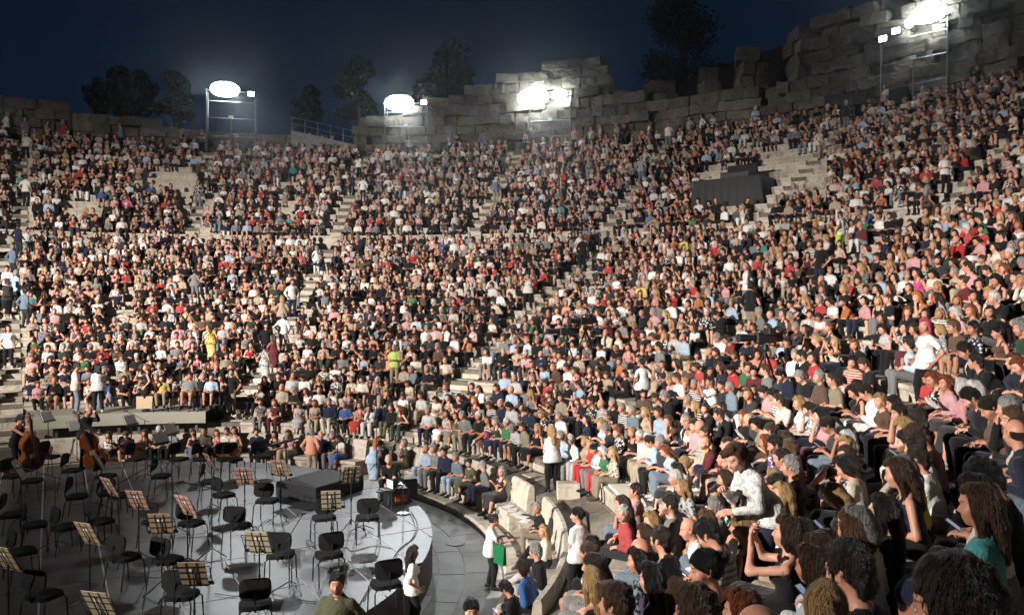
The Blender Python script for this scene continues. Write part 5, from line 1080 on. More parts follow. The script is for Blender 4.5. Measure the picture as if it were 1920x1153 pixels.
KEY = """
1223 1050 bald dark shirt slate trousers navy clasp man|1246 1025 crop dark tee slate trousers navy lap man|1262 953 crop dark tee grey trousers khaki lap man|1267 932 bob grey tank black trousers maroon chin woman|1256 1003 long dark shirt purple trousers maroon clasp woman
1362 971 short black shirt silver trousers black phone man|1365 1017 bun blond tank black trousers grey lap woman|1358 1050 bun black tank black skirt black away woman|1329 1090 long chestnut tank charcoal trousers black cross woman|1240 1092 long black dress charcoal skirt black lap woman
1215 1102 bob chestnut tee beige trousers black phone woman|1167 1121 bald brown shirt khaki trousers navy lap man|1302 1142 short brown tee charcoal trousers navy lap man|1385 1144 bob auburn dress brown skirt black lap woman|1473 1040 bob brown tank black skirt black film woman|1475 994 long dark tee grey trousers beige lap woman
1169 768 crop grey tee black trousers black lap man|1188 778 crop grey tee slate trousers khaki clasp man|1212 782 bob blond tank beige skirt brown lap woman|1240 791 short dark shirt sky trousers navy lap man|1240 743 ponytail brown tank beige trousers beige phone woman|1258 745 grey grey shirt black trousers black phone man|1294 760 grey grey jacket black trousers black fold man
1267 810 long chestnut dress brown skirt black chin woman|1285 814 crop grey jacket navy trousers navy lap man|1299 803 bob blond tank cream skirt beige away woman|1308 826 short dark shirt pink trousers navy clasp man|1317 843 bald grey shirt silver trousers navy lap man|1210 851 grey white shirt white trousers khaki clasp man|1221 866 bob white shirt cream trousers beige lap woman|1233 885 short dark shirt sky trousers beige phone man|1242 897 grey grey tee charcoal trousers black lap man
1350 866 bald chestnut shirt maroon trousers navy lean man|1327 872 ponytail brown tank yellow skirt cream clasp woman|1362 889 wavy dark dress bottle trousers white turn woman|1376 910 long brown tank black trousers navy lap woman|1379 793 crop dark shirt black trousers navy lean man|1402 806 long auburn dress black skirt black lap woman|1423 814 bald dark shirt charcoal trousers black phone man|1437 838 bob black dress khaki skirt brown phone woman
1358 732 ponytail dark tee charcoal trousers slate lap woman|1375 734 crop grey shirt slate trousers charcoal clasp man|1442 747 short dark tee pink trousers grey phone man|1460 749 short black tee white trousers grey phone man|1510 762 wavy blond shirt white trousers cream lap woman|1533 774 short dark tee slate trousers navy chin man|1562 797 long black dress pink skirt maroon chin woman|1576 830 ponytail dark tee charcoal trousers slate phone woman
1603 845 bob dark tank black trousers black lap woman|1630 884 long chestnut shirt silver trousers white clasp woman|1655 899 long dark dress black skirt black lap woman|1626 938 bob brown tee charcoal trousers white phone woman|1730 780 bob blond shirt cream trousers cream phone woman|1760 793 long auburn tank black skirt black phone woman|1785 803 bob auburn shirt pink trousers pink lap woman|1810 818 bob white shirt pink skirt charcoal away woman
1837 826 long white tank charcoal skirt charcoal lap woman|1874 857 bob dark dress cream trousers grey lap woman|1874 909 wavy brown dress teal skirt navy lap woman|1645 728 short dark shirt white trousers white phone man|1682 737 short dark tee black trousers black reach_ man|1622 733 long dark tank black trousers grey phone woman|1853 741 short black shirt black trousers black phone man|1882 734 bun dark shirt brown trousers black phone woman
1547 530 short dark shirt black trousers black chin man|1585 545 curly blond shirt black trousers black clasp woman|1555 503 short grey shirt white trousers charcoal turn man|1589 507 bun dark tank beige trousers black phone woman|1674 499 bob blond shirt charcoal trousers black lap woman|1695 501 long brown tee silver trousers navy away woman|1703 530 long chestnut shirt black trousers black lap woman
1733 557 curly orange dress orange skirt black chin woman|1757 530 curly blond dress red trousers black lap woman|1764 570 long blond shirt white trousers black away woman|1793 513 grey grey shirt beige trousers black fold man|1822 509 crop dark shirt pink trousers beige turn man|1799 576 curly white dress pink trousers navy lap woman|1828 572 long auburn dress khaki skirt black lap woman|1874 528 wavy black tank black skirt black phone woman|1901 511 bun dark tank black skirt black reach_ woman
1662 613 long dark dress silver trousers black phone woman|1693 609 long black tee silver trousers black film woman|1722 613 bob dark tee grey skirt maroon lap woman|1747 615 long black tank black skirt black turn woman|1772 611 bob blond shirt grey trousers black away woman|1799 609 short chestnut tee brown shorts beige lap man|1826 613 short black tee navy shorts navy lap man|1878 613 ponytail black tank brown skirt black reach_ woman
1557 609 bun auburn tank bottle skirt charcoal lap woman|1612 653 long auburn shirt black trousers black away woman|1601 676 short black tee red shorts cream away man|1901 684 bob chestnut shirt navy trousers black lap woman|1630 952 bob brown tank silver trousers grey lap woman|1645 984 bob grey shirt white trousers sky lap woman|1657 1032 short dark tee black trousers khaki chin woman|1610 1092 ponytail blond tank black skirt black away woman|1635 1146 bald chestnut shirt white trousers navy lap man|1822 1077 short dark tee navy trousers black lap man|1880 1009 short black tee black trousers black phone man|1801 1142 bun brown tank brown skirt black lap woman
1080 845 grey white shirt white trousers grey clasp man|1097 858 bob blond dress beige trousers silver lap woman|1111 866 long blond dress red trousers red lap woman|1124 878 bun black shirt silver trousers grey phone woman|1133 893 curly white dress green trousers red lap woman|1150 905 wavy blond shirt cream trousers khaki lap woman|1131 1075 bun dark tee red trousers grey clasp woman|1105 1134 bob brown dress cream skirt black lap woman
805 768 crop grey shirt silver trousers navy lap man|836 776 long dark shirt silver trousers white lap woman|857 780 long brown dress olive trousers khaki lap woman|874 778 crop grey jacket grey trousers khaki lap man|896 787 grey white jacket black trousers black lap man|917 791 wavy brown dress maroon trousers magenta cross woman|936 793 bob grey shirt bottle trousers navy lap woman|951 795 grey white shirt green trousers navy lap man|970 797 short grey shirt silver trousers charcoal phone man|988 810 short dark shirt khaki trousers black clasp man|1005 812 bob blond tank black skirt black lap woman|1053 780 crop grey shirt white trousers white lap man
842 743 long brown dress beige skirt beige lap woman|860 743 short black shirt black trousers black fold man|892 749 bob orange dress brown skirt black lap woman|924 757 wavy chestnut shirt black trousers black phone woman|940 760 short dark shirt navy trousers black phone man|962 760 short black tee silver trousers grey phone man|982 760 long black tank charcoal skirt black lap woman|999 768 short dark tee navy trousers slate phone man|1022 774 bob blond shirt black trousers black phone woman|960 724 grey grey shirt sky trousers navy lap stout|934 724 crop dark jacket navy trousers black lap man
1030 739 short dark dress brown trousers khaki fold man|1053 739 short dark tee khaki trousers grey lap man|1080 743 bun brown tank pink trousers black film woman|1095 741 short dark jacket black trousers black lap man|1110 753 bald dark shirt black trousers black lap man|1128 747 bald grey shirt slate trousers charcoal clasp man|1132 810 bob blond dress sky trousers black phone woman|1147 812 grey grey tee charcoal trousers black phone woman|1176 832 bun auburn tee black trousers black lean woman
490 743 curly dark dress grey skirt grey clasp woman|517 741 long auburn tank maroon skirt maroon clasp woman|560 749 long black dress silver skirt silver phone woman|590 747 long auburn dress beige skirt cream clasp woman|621 751 bald grey tee navy trousers cream clasp man|649 749 crop grey shirt blue trousers black lap man|675 755 bob brown dress red skirt red lap woman|694 755 long black shirt white trousers white chin woman|733 757 bald brown shirt black trousers olive clasp man|752 766 wavy auburn dress brown skirt bottle turn woman
1028 715 long black dress red skirt red phone woman|470 655 long dark dress red skirt black turn woman|908 500 bob auburn dress red skirt red lap woman|820 740 long dark tank cream skirt white phone woman|790 735 short dark tee silver trousers beige lap man|770 720 bob brown dress cream trousers white phone woman|726 715 long brown shirt mustard trousers beige chin woman
1230 545 bob blond shirt pink trousers white lap woman|1245 690 long brown dress charcoal skirt beige lap woman|1000 700 bob grey dress black skirt grey lap woman
"""
standers = lambda: None
for blk in KEY.split('\n'):
    for e_ in blk.split('|'):
        w = e_.split()
        if len(w) < 10: continue
        po = w[8].replace('reach_', 'lap'); S(int(w[0]), int(w[1]), w[2], w[3], w[4], w[5], w[6], w[7], po, w[9], rnd.gauss(0, 7))
def look(x, y, **kw):
    """adjust one of the figures named above"""
    for p in people:
        if p.get('px') == (x, y): p.update(kw)
look(1601, 676, print=2, second='cream'); look(1764, 570, print=2, second='black'); look(675, 755, print=1, second='cream'); look(490, 743, print=1, second='black'); look(1362, 971, print=2, second='grey'); look(1362, 889, print=1, second='white'); look(1760, 793, print=1, second='white'); look(1132, 810, print=1, second='white'); look(1674, 499, print=1, second='cream')
# front bench
for x, y, *w in ((799,832,'short','brown','shirt','sky','trousers','sky','clasp',Mn),(817,832,'grey','grey','jacket','grey','trousers','grey','lap',Mn),(836,850,'crop','dark','jacket','navy','trousers','black','clasp',Mn),(858,850,'grey','grey','jacket','slate','trousers','sky','lap',Mn),(884,864,'long','dark','dress','olive','skirt','olive','away',W_),(911,880,'crop','grey','shirt','grey','trousers','navy','turn',Mn),(938,893,'bob','grey','tank','charcoal','skirt','charcoal','fold',W_),
    (758,820,'crop','grey','shirt','olive','trousers','olive','fold',Mn),(720,806,'short','dark','tee','slate','trousers','navy','phone',Mn),(640,800,'bob','black','shirt','white','trousers','blue','phone',W_),(628,795,'crop','grey','jacket','charcoal','trousers','grey','lap',Mn),(602,800,'bald','grey','jacket','navy','trousers','grey','turn',Mn),(545,795,'long','brown','dress','pink','skirt','beige','chin',W_),(515,795,'long','black','shirt','black','trousers','black','lap',W_),(481,790,'short','dark','shirt','navy','trousers','black','lap',Mn),(440,790,'bob','black','dress','cream','skirt','cream','lap',W_),(424,795,'short','dark','shirt','cream','trousers','beige','lap',Mn),(408,780,'bob','brown','shirt','red','trousers','black','lap',W_),(384,788,'short','dark','tee','olive','trousers','black','phone',Mn),(362,786,'bun','dark','tank','black','trousers','slate','lap',W_),(326,788,'bald','white','shirt','grey','trousers','black','clasp',Mn),(298,790,'grey','white','jacket','black','trousers','black','lap',Mn),(268,790,'long','brown','tank','charcoal','skirt','black','lap',W_),(238,786,'crop','chestnut','jacket','black','trousers','black','phone',Mn),(202,792,'bob','dark','shirt','white','trousers','black','lap',W_)):
    bench(x, y, *w)
for ad, *w in ((83.5,'crop','grey','tee','black','trousers','khaki','turn',Mn),(93,'long','blond','shirt','cream','trousers','black','cross',W_),(100.5,'grey','grey','shirt','black','trousers','silver','cross',Mn),(105,'short','dark','shirt','blue','trousers','black','turn',Mn),(109.6,'short','black','shirt','black','trousers','navy','phone',Mn)):
    people.append(rand_look(dict(pos=pol(10.66, R(ad), .535), a=R(ad), hair=w[0], hcol=w[1], top=w[2], tcol=w[3], bot=w[4], bcol=w[5], pose=w[6], build=w[7], key=1, where='on the high-backed front bench')))
CAMDIR = lambda x, y: math.atan2(-(CX-x), CY-y)
def facing(dx, dy): return math.atan2(-dx, dy)
# ushers and others on their feet
U = 'ushers and visitors on their feet'
def feet(x, y): return ray(x, y, 0.0)
standing(pol(9.55, R(91.8), .005), facing(1,.15), 'bun','dark','tee','white','trousers','black','reach',W_,'usher in white T-shirt handing out leaflets beside the kerb, green bag at hip')
standing(pol(11.62, R(108.5), 1.0), facing(-.6,.9), 'ponytail','black','tee','white','trousers','black','akimbo',W_,'usher in pale grey T-shirt, hands at waist, in the gangway behind the high-backed bench')
standing(pol(11.65, R(70.5), .86), facing(-.45,1), 'long','blond','tee','white','trousers','black','hold',W_,'usher with long blond hair seen from behind, white T-shirt, behind the bench')
standing(ray(770,1100,t=13.6)*Vector((1,1,0))+Vector((0,0,.005)), facing(.9,.3), 'long','dark','tee','white','trousers','black','stand',W_,'usher with long dark hair and black lanyard standing below the stage edge')
standing(ray(632,1100,t=8.7)*Vector((1,1,0))+Vector((0,0,1.22)), facing(-.25,-1), 'short','dark','shirt','olive','trousers','black','stand',St,'bearded steward in dark green polo shirt standing before the stage', beard=1.)
standing(ray(883,1130,t=8.9)*Vector((1,1,0))+Vector((0,0,.75)), facing(-.1,-1), 'bun','black','shirt','black','trousers','black','stand',W_,'dark-haired person at the lowest edge of the picture, centre parting, hair tied back')
stand_row(1738, 815, facing(-1,-.2), 'wavy','pink','tee','white','trousers','black','stand',W_,'usher with long bright pink hair in white T-shirt on the stairs', s=1.0)
stand_row(1438, 1090, facing(-1,-.3), 'bob','chestnut','shirt','white','trousers','navy','bend',W_,'person in white patterned blouse stooping between the rows with a phone', print=1, second='silver')
stand_row(1205, 775, facing(-.3,1), 'bun','black','tee','white','trousers','black','stand',W_,'usher in white T-shirt with backpack strap standing on the stairs by the cameras')
stand_row(990, 577, facing(-.3,-1), 'short','black','tee','white','trousers','black','shoot',W_,'usher in white top and black trousers midway up the central stairs')
stand_row(1088, 498, facing(-.3,-1), 'short','black','tee','white','trousers','black','stand',Mn,'bearded usher in white T-shirt standing on the stairs below the gangway', beard=1.)
stand_row(1576, 487, facing(-.5,.8), 'crop','dark','tee','white','wide','lime','stand',Mn,'person in white sleeveless top and lime green trousers seen from behind')
stand_row(1770, 365, facing(.1,-1), 'short','dark','tee','white','trousers','black','akimbo',Mn,'person in white T-shirt standing with hand on hip in the upper tier')
stand_row(1535, 308, facing(.5,-.8), 'crop','grey','shirt','cream','trousers','beige','stand',Mn,'visitor in cream clothes with a dark bag over the shoulder, upper tier')
stand_row(740, 735, facing(-.1,-1), 'crop','grey','tee','lime','trousers','khaki','hold',Mn,'person in bright lime polo shirt standing among the lower rows')
stand_row(1400, 590, facing(-.8,.2), 'bald','grey','shirt','white','trousers','slate','akimbo',Mn,'bald person in white shirt and jeans, hands on hips, mid rows')
stand_row(728, 323, facing(0,-1), 'short','dark','shirt','white','trousers','black','stand',Mn,'usher in white shirt at the head of the stairs below the middle floodlights')
stand_row(681, 385, facing(0,1), 'short','dark','shirt','white','trousers','black','stand',Mn,'usher in white shirt on the upper central stairs seen from behind')
stand_row(930, 385, facing(.2,-1), 'grey','white','shirt','slate','trousers','khaki','stand',Mn,'white-haired person in blue-grey shirt standing in the upper tier')
stand_row(605, 545, facing(-.8,-.2), 'short','dark','jacket','navy','trousers','white','reach',Mn,'person in navy blazer and white trousers standing by the central stairs')
stand_row(365, 560, facing(0,1), 'short','dark','tee','grey','trousers','grey','stand',W_,'person in grey sleeveless top standing with back turned, lower tier')
stand_row(395, 672, facing(0,1), 'long','black','dress','yellow','skirt','yellow','stand',W_,'person in long yellow and black patterned dress seen from behind', print=1, second='black')
stand_row(495, 710, facing(.3,1), 'bun','dark','dress','silver','skirt','silver','stand',W_,'person in grey and white printed dress climbing the central stairs', print=1, second='black')
stand_row(513, 690, facing(0,1), 'long','brown','tank','maroon','skirt','maroon','stand',W_,'person in plum backless dress standing by the central stairs')
stand_row(530, 660, facing(0,1), 'crop','grey','shirt','white','trousers','beige','stand',Mn,'grey-haired person in white shirt turned away by the central stairs')
stand_row(52, 300, facing(.2,-1), 'bob','dark','tee','white','trousers','black','stand',W_,'usher in white T-shirt on the outermost stairs of the upper tier')
stand_row(50, 390, facing(.1,1), 'short','black','tee','white','trousers','black','stand',Mn,'usher in white T-shirt climbing the outermost stairs')
for x, y, h_, hc_, t_, tc_, lab in ((35,470,'short','black','shirt','navy','person in navy shirt on the outermost stairs, topmost of the queue'),(24,510,'grey','grey','shirt','slate','grey-haired person in blue shirt waiting on the outermost stairs'),(30,560,'crop','grey','shirt','sky','person in light blue shirt on the outermost stairs, lower down'),(46,590,'crop','dark','shirt','slate','person in grey-blue shirt lowest in the queue on the outermost stairs')):
    stand_row(x, y+20, facing(.4,1), h_, hc_, t_, tc_, 'trousers', 'charcoal', 'stand', Mn, lab)
dk_ = lambda x, r=11.98: (lambda t: Vector((CX+(x-960)/FPX*t, CY+t, 1.75)))((lambda dx: (-(CX*dx+CY)+math.sqrt(max((CX*dx+CY)**2-(dx*dx+1)*(CX*CX+CY*CY-r*r), 0)))/(dx*dx+1))((x-960)/FPX))
standing(dk_(140), facing(.8,.5), 'crop','dark','tee','cream','trousers','slate','hold',Mn,'person in cream T-shirt and jeans standing on the grey deck', beard=1.)
standing(dk_(183), facing(-.6,.8), 'curly','black','tee','white','trousers','black','hold',W_,'curly-haired person in white T-shirt and black trousers on the grey deck')
standing(dk_(276), facing(-.8,-.2), 'bob','auburn','tank','black','skirt','black','stand',W_,'person in black sleeveless dress holding a tan shopping bag on the deck')
standing(dk_(434, 12.55)*Vector((1,1,0))+Vector((0,0,1.5)), facing(-.3,-1), 'crop','dark','tee','black','trousers','khaki','stand',Mn,'person in black polo shirt and khaki trousers at the end of the deck')
standing(dk_(583, 10.0)*Vector((1,1,0))+Vector((0,0,.0)), facing(.2,1), 'crop','grey','shirt','peach','trousers','beige','stand',Mn,'grey-haired person in peach shirt seen from behind near the podium')
standing(dk_(697, 9.95)*Vector((1,1,0)), facing(.3,1), 'long','orange','tank','sky','skirt','sky','bend',W_,'red-haired person in bright blue dress stooping towards the front bench')
for x, h_, hc_, t_, tc_, lab in ((305,'long','black','tee','yellow','person in yellow top in a wheelchair on the deck'),(355,'crop','dark','tee','grey','person in grey T-shirt in a wheelchair on the deck, lanyard'),(395,'short','dark','tee','sky','person in pale blue T-shirt in a wheelchair at the deck end')):
    p = standing(dk_(x, 12.12)+Vector((0,0,.43)), None, h_, hc_, t_, tc_, 'shorts' if x > 320 else 'trousers', 'khaki' if x < 380 else 'black', 'lap', 'stout' if x == 355 else Mn, lab); p['a'] = math.atan2(p['pos'].x, p['pos'].y); p['yaw'] = 0
standing((-2.45,7.35,SZ), facing(.9,-.45), 'bald','dark','shirt','black','trousers','black','bass',Mn,'bald double bass player in black on the stage')
standing((-3.95,6.55,SZ), facing(.95,-.3), 'short','black','tank','black','trousers','black','bass',W_,'double bass player in sleeveless black at the outer end of the stage')
p = standing((7.06, 3.76, SZ+.37), facing(-.2,-1), 'bald','dark','tee','black','trousers','black','lean',Mn,'bald sound engineer in black T-shirt sitting at the stage edge', beard=1.)
for x, y, lb in ((1512,700,'camera operator in black T-shirt beside the large television camera'),(1135,672,'camera operator in black and green beside the pair of television cameras'),(702,640,'camera operator in black behind the far television camera')):
    q = S(x, y, 'short', 'grey' if x > 1500 else 'dark', 'tee', 'black', 'trousers', 'black', 'phone', Mn, 10, lb)
# the rest of the seats
EMPTY = [(188,520,250,590),(108,345,215,392),(268,300,395,345),(1375,255,1480,330),(1455,255,1560,345),(1565,575,1655,655),(1540,650,1600,700),(1640,640,1700,680),(1545,690,1600,790),(1385,300,1455,345),(865,672,930,712),(1130,960,1215,1085),(560,560,600,600),(640,230,670,262),(1090,470,1120,520),(340,340,400,385),(1300,285,1440,370),(520,330,560,380),(1545,90,1620,140)]
CLEAR = [(855,1040,1128,1260)]
occ = {}
for p in people:
    if 'tier' in p: occ.setdefault((p['tier'], p['k']), []).append(p['a'])
    elif 'tier2' in p:
        for dk2 in (0, 1): occ.setdefault((p['tier2'], p['k2']+dk2), []).append(p['a'])
for tier, N in ((0, LOW_N), (1, UP_N)):
    for k in range(N):
        r, z, t, h = row_info(tier, k); taken = occ.get((tier, k), [])
        for a, b in spans(tier, k):
            x = a*r+rnd.uniform(.25, .45)
            while x < b*r-.22:
                an = x/r; x += max(.43, rnd.gauss(.53, .085))
                if tier == 0 and k < 2 and DECK[0]-.03 < an < DECK[1]+.03: continue
                if tier == 0 and k == 0 and R(82.5) < an < R(101): continue
                hd = pz(r+HEADR, an, z+HEADZ); px, py, tt = pix(hd)
                if hd.y < CY+1.2 or not (-45 < px < 1965) or py > 1240: continue
                if any(abs(q-an)*r < .43 for q in taken): continue
                if any(x0 < px < x1 and y0 < py < y1 for x0, y0, x1, y1 in CLEAR): continue
                if any(x0 < px < x1 and y0 < py < y1 for x0, y0, x1, y1 in EMPTY) and rnd.random() < .9: continue
                if rnd.random() < (.05 if tier == 0 else .085): x += rnd.choice([0, 0, .5]); continue
                if tt < 4.2: continue
                people.append(rand_look(dict(tier=tier, k=k, a=an)))
# a few people on their feet along the top and in the stairs
for i in range(46):
    a = R(rnd.uniform(-34, 62)); r = 39.55+rnd.uniform(0, .35)
    if any((Vector(q['pos'])-pol(r, a, UP_Z+UP_H*(UP_N-1))).length < .5 for q in people if 'pos' in q): continue
    p = dict(pos=pz(r, a, UP_Z+UP_H*(UP_N-1)), face=PI-a+rnd.gauss(0, .7), pose=rnd.choice(['stand', 'hold', 'akimbo', 'hold']), a=a); people.append(rand_look(p))
for i in range(30):
    tier = rnd.randint(0, 1); a = R(rnd.choice(LOW_AISLES[:4] if tier == 0 else UP_AISLES[:7])); k = rnd.randint(3, LOW_N-1 if tier == 0 else UP_N-1); r, z, t, h = row_info(tier, k)
    pp = pz(r+.6, a, z)
    if pix(pp)[2] > 22 and all((Vector(q['pos'])-pp).length > .6 for q in people if 'pos' in q): people.append(rand_look(dict(pos=pp, face=rnd.choice([PI-a, -a])+rnd.gauss(0, .4), pose=rnd.choice(['stand', 'hold', 'stand']), a=a)))
for p in people:
    if 'pos' not in p:
        r, z, t, h = row_info(p['tier'], p['k']); p['pos'] = pz(r+.27+(0 if p.get('key') else rnd.uniform(-.05, .12)), p['a'], z+.012)
    th = p['face'] if p.get('face') is not None else PI-p['a']+R(p['yaw'])
    p['rz'] = th; x, y, t = pix(p['pos']); p['size'] = (1.7 if not POSES[p['pose']]['seat'] else 1.25)/t; p['t'] = t
people.sort(key=lambda p: (p.get('key') != 2, -p['size']))
solo, mass = people[:300], people[300:]

# --- single figures
LODR = lambda t: 0 if t < 8.5 else (1 if t < 15 else 2)
RATIO = (.75, .40, .19)
figs, made, jobs = {}, {}, []
def fig(pose, build):
    if (pose, build) not in figs: figs[(pose, build)] = figure(pose, build)
    return figs[(pose, build)]
MAKE = dict(body=lambda f, k: part_body(f), top=part_top, bot=part_bottom, shoes=lambda f, k: part_shoes(f, 0 if k == 'L' else 1))
SLOT = dict(body='skin', top='c_top', bot='c_bot', shoes='c_shoe', hair='hair')
NAME = dict(tee='t_shirt', shirt='shirt', tank='strappy_top', jacket='jacket', dress='blouse', trousers='trousers', wide='trousers', shorts='shorts', skirt='skirt')
raw = {}
def raw_part(key):
    what, pose, build, kind = key
    if key not in raw: raw[key] = hair_mesh(kind) if what == 'hair' else MAKE[what](fig(pose, build), kind)
    return raw[key]
def need(p, lod):
    ks = [('body', p['pose'], p['build'], ''), ('top', p['pose'], p['build'], p['top']), ('bot', p['pose'], p['build'], p['bot']), ('shoes', p['pose'], p['build'], 'L'), ('shoes', p['pose'], p['build'], 'R'), ('hair', '', '', p['hair'])]
    if p['top'] == 'jacket': ks.append(('top', p['pose'], p['build'], 'tee'))
    return [(k, lod) for k in ks]
want = {}
for p in solo:
    p['lod'] = LODR(p['t'])
    for k in need(p, p['lod']): want[k] = 1
todo = []
for k, lod in want:
    P_, Q_ = raw_part(k) if k[0] != 'hair' or lod == 2 else hair_mesh(k[3], 0 if k[3] in ('curly', 'bald') else (500 if k[3] in ('short', 'grey', 'crop') else 1400) if lod == 0 else 400); me = to_mesh(k[0], P_, Q_, M[SLOT[k[0]]])
    if RATIO[lod] is None or (k[0] == 'hair' and lod < 2): made[(k, lod)] = me
    else: todo.append(((k, lod), me, RATIO[lod] if k[0] != 'body' else min(1, RATIO[lod]*1.15)))
for (kk, _, _), me in zip(todo, decimate([(m_, r_) for _, m_, r_ in todo])): made[kk] = me; me.polygons.foreach_set('use_smooth', [True]*len(me.polygons))
for (k, lod), me in made.items():
    if k[0] == 'body': add_hp(me, fig(k[1], k[2]))
def tint(rgb, p, k):
    q = random.Random(int(abs(p['rz'])*1e5)+k); g = sum(rgb)/3; d = q.uniform(.05, .3); f_ = q.uniform(.8, 1.12); return tuple((c*(1-d)+g*d)*f_ for c in rgb)
def colour(o, p):
    o['skin'] = p['skin']; o['hair'] = HCOL[p['hcol']]; o['top'] = tint(COL[p['tcol']], p, 1); o['second'] = COL[p['second']]; o['bot'] = tint(COL[p['bcol']], p, 2); o['shoe'] = p['shoe']; o['print'] = float(p['print']); o['beard'] = float(p['beard'])
used = set()
def label(p):
    if 'label' in p: return p['label']
    for tr in range(400):
        hw = HWORD[p['hair']].format(p['hcol']); tc_ = CWORD.get(p['tcol'], p['tcol']); bc = CWORD.get(p['bcol'], p['bcol']); pr = {0: '', 1: 'patterned ', 2: 'striped '}[p['print']]
        if 'where' in p: s = f"person with {hw} in {pr}{tc_} {TWORD[p['top']]} {p['where']}"
        else:
            row = f", {ordw(p['k'])} row" if 'k' in p else ''; po = ', '+PWORD.get(p['pose'].rstrip('2'), 'standing'); bt = f", {bc} {BWORD[p['bot']]}"; hd_ = f"person with {hw}, {pr}{tc_} {TWORD[p['top']]}"
            s = next((q for q in (hd_+bt+po+row, hd_+bt+row, hd_+row) if len(q.split()) <= 16), hd_)
        if s not in used: used.add(s); return s
        p['bcol'] = pick(BOTW)
        if tr > 3: p['tcol'] = pick(TOPW)
        if tr > 6: p['print'] = 0
        if tr > 20: p['hair'] = 'short' if p['build'] != 'woman' else 'long'; p['top'] = 'tee' if p['build'] != 'woman' else 'tank'
    return s
for p in solo:
    f = fig(p['pose'], p['build']); lod = p['lod']; hk, tk, bk_ = p['hair'], p['top'], p['bot']; lab = label(p)
    for kk, alt in (('hair', 'short'),):
        if (('hair', '', '', p['hair']), lod) not in made: p['hair'] = hk
    if (('top', p['pose'], p['build'], p['top']), lod) not in made: p['top'] = tk
    o = put('person', made[(('body', p['pose'], p['build'], ''), lod)], None, p['pos'], p['rz']); tag(o, lab, 'person', 'audience in the tiers' if p.get('key') != 2 else U); o.scale = (p['s'],)*3; o.rotation_euler = (p['tx'], p['tyy'], p['rz']); colour(o, p)
    ks = need(p, lod)[1:]
    for k, l in ks:
        what = k[0]; nm = 'hair' if what == 'hair' else 'shoe' if what == 'shoes' else NAME[k[3]]
        c = put(nm, made[(k, l)], o); colour(c, p)
        if what == 'hair': c.matrix_local = Matrix.Translation(Vector(f.hc)) @ Matrix(f.H.tolist()).to_4x4() @ Matrix.Scale(f.hs, 4)
        if what == 'top' and p['top'] == 'jacket' and k[3] == 'tee': c['top'] = COL['white']; c['print'] = 0.0
# phones and fans in hands
def at_hands(p, off=(0,.09,.03)):
    f = fig(p['pose'], p['build']); w_ = (f.wr[0]+f.wr[1])/2+np.array(off); return Matrix.Translation(p['pos']) @ Matrix.Rotation(p['rz'], 4, 'Z') @ Matrix.Scale(p['s'], 4) @ Matrix.Translation(w_)
mg, nt, b = mat('phone_screen'); b.inputs['Base Color'].default_value = (.02,.02,.03,1); b.inputs['Emission Color'].default_value = (.55,.7,1,1); b.inputs['Emission Strength'].default_value = .35; b.inputs['Roughness'].default_value = .2
cnt = 0; seen = set()
for p in solo:
    if p['pose'].rstrip('2') != 'phone' or p.get('key') == 2 or cnt >= 18: continue
    lb = 'phone held by the person with '+HWORD[p['hair']].format(p['hcol'])+' and '+CWORD.get(p['tcol'], p['tcol'])+' '+TWORD[p['top']]+(f", {ordw(p['k'])} row" if 'k' in p else '')
    if lb in seen or len(lb.split()) > 16: continue
    seen.add(lb); cnt += 1; th = thing('phone', lb, 'phone', group='phones held in the audience'); th.matrix_world = at_hands(p) @ Matrix.Rotation(R(35), 4, 'X')
    q = MB(); q.box((0,0,0), (.075,.155,.009), ch=.003); q.build('case', M['black_plastic'], th); q = MB(); q.box((0,0,.0052), (.066,.142,.001)); q.build('screen', mg, th)
for p in solo:
    if p.get('px') in ((1703,530), (1423,814), (1785,803)):
        th = thing('folding_fan', {1703: 'white folding fan held on a lap beside the stairs', 1423: 'pale pleated folding fan among the near rows', 1785: 'cream folding fan held by the person in pink shirt'}[p['px'][0]], 'fan'); th.matrix_world = at_hands(p, (0,.05,.05)) @ Matrix.Rotation(R(50), 4, 'X'); n_ = 18
        q = MB(); vs_ = [(0,0,0)]+[(.24*math.cos(a_), .24*math.sin(a_), .006*(i_ % 2)) for i_, a_ in enumerate([R(15+150*j_/n_) for j_ in range(n_+1)])]; q.add(vs_+[(x_, y_, z_-.004) for x_, y_, z_ in vs_], [(0, i_, i_+1) for i_ in range(1, n_+1)]+[(n_+2, n_+3+i_, n_+2+i_) for i_ in range(1, n_+1)]); q.build('leaf', M['paper'], th)
        for a_ in (15, 90, 165): q = MB(); q.tube([(0,0,-.004),(.24*math.cos(R(a_)), .24*math.sin(R(a_)), -.004)], .005, 5); q.build('rib', M['ply'], th)
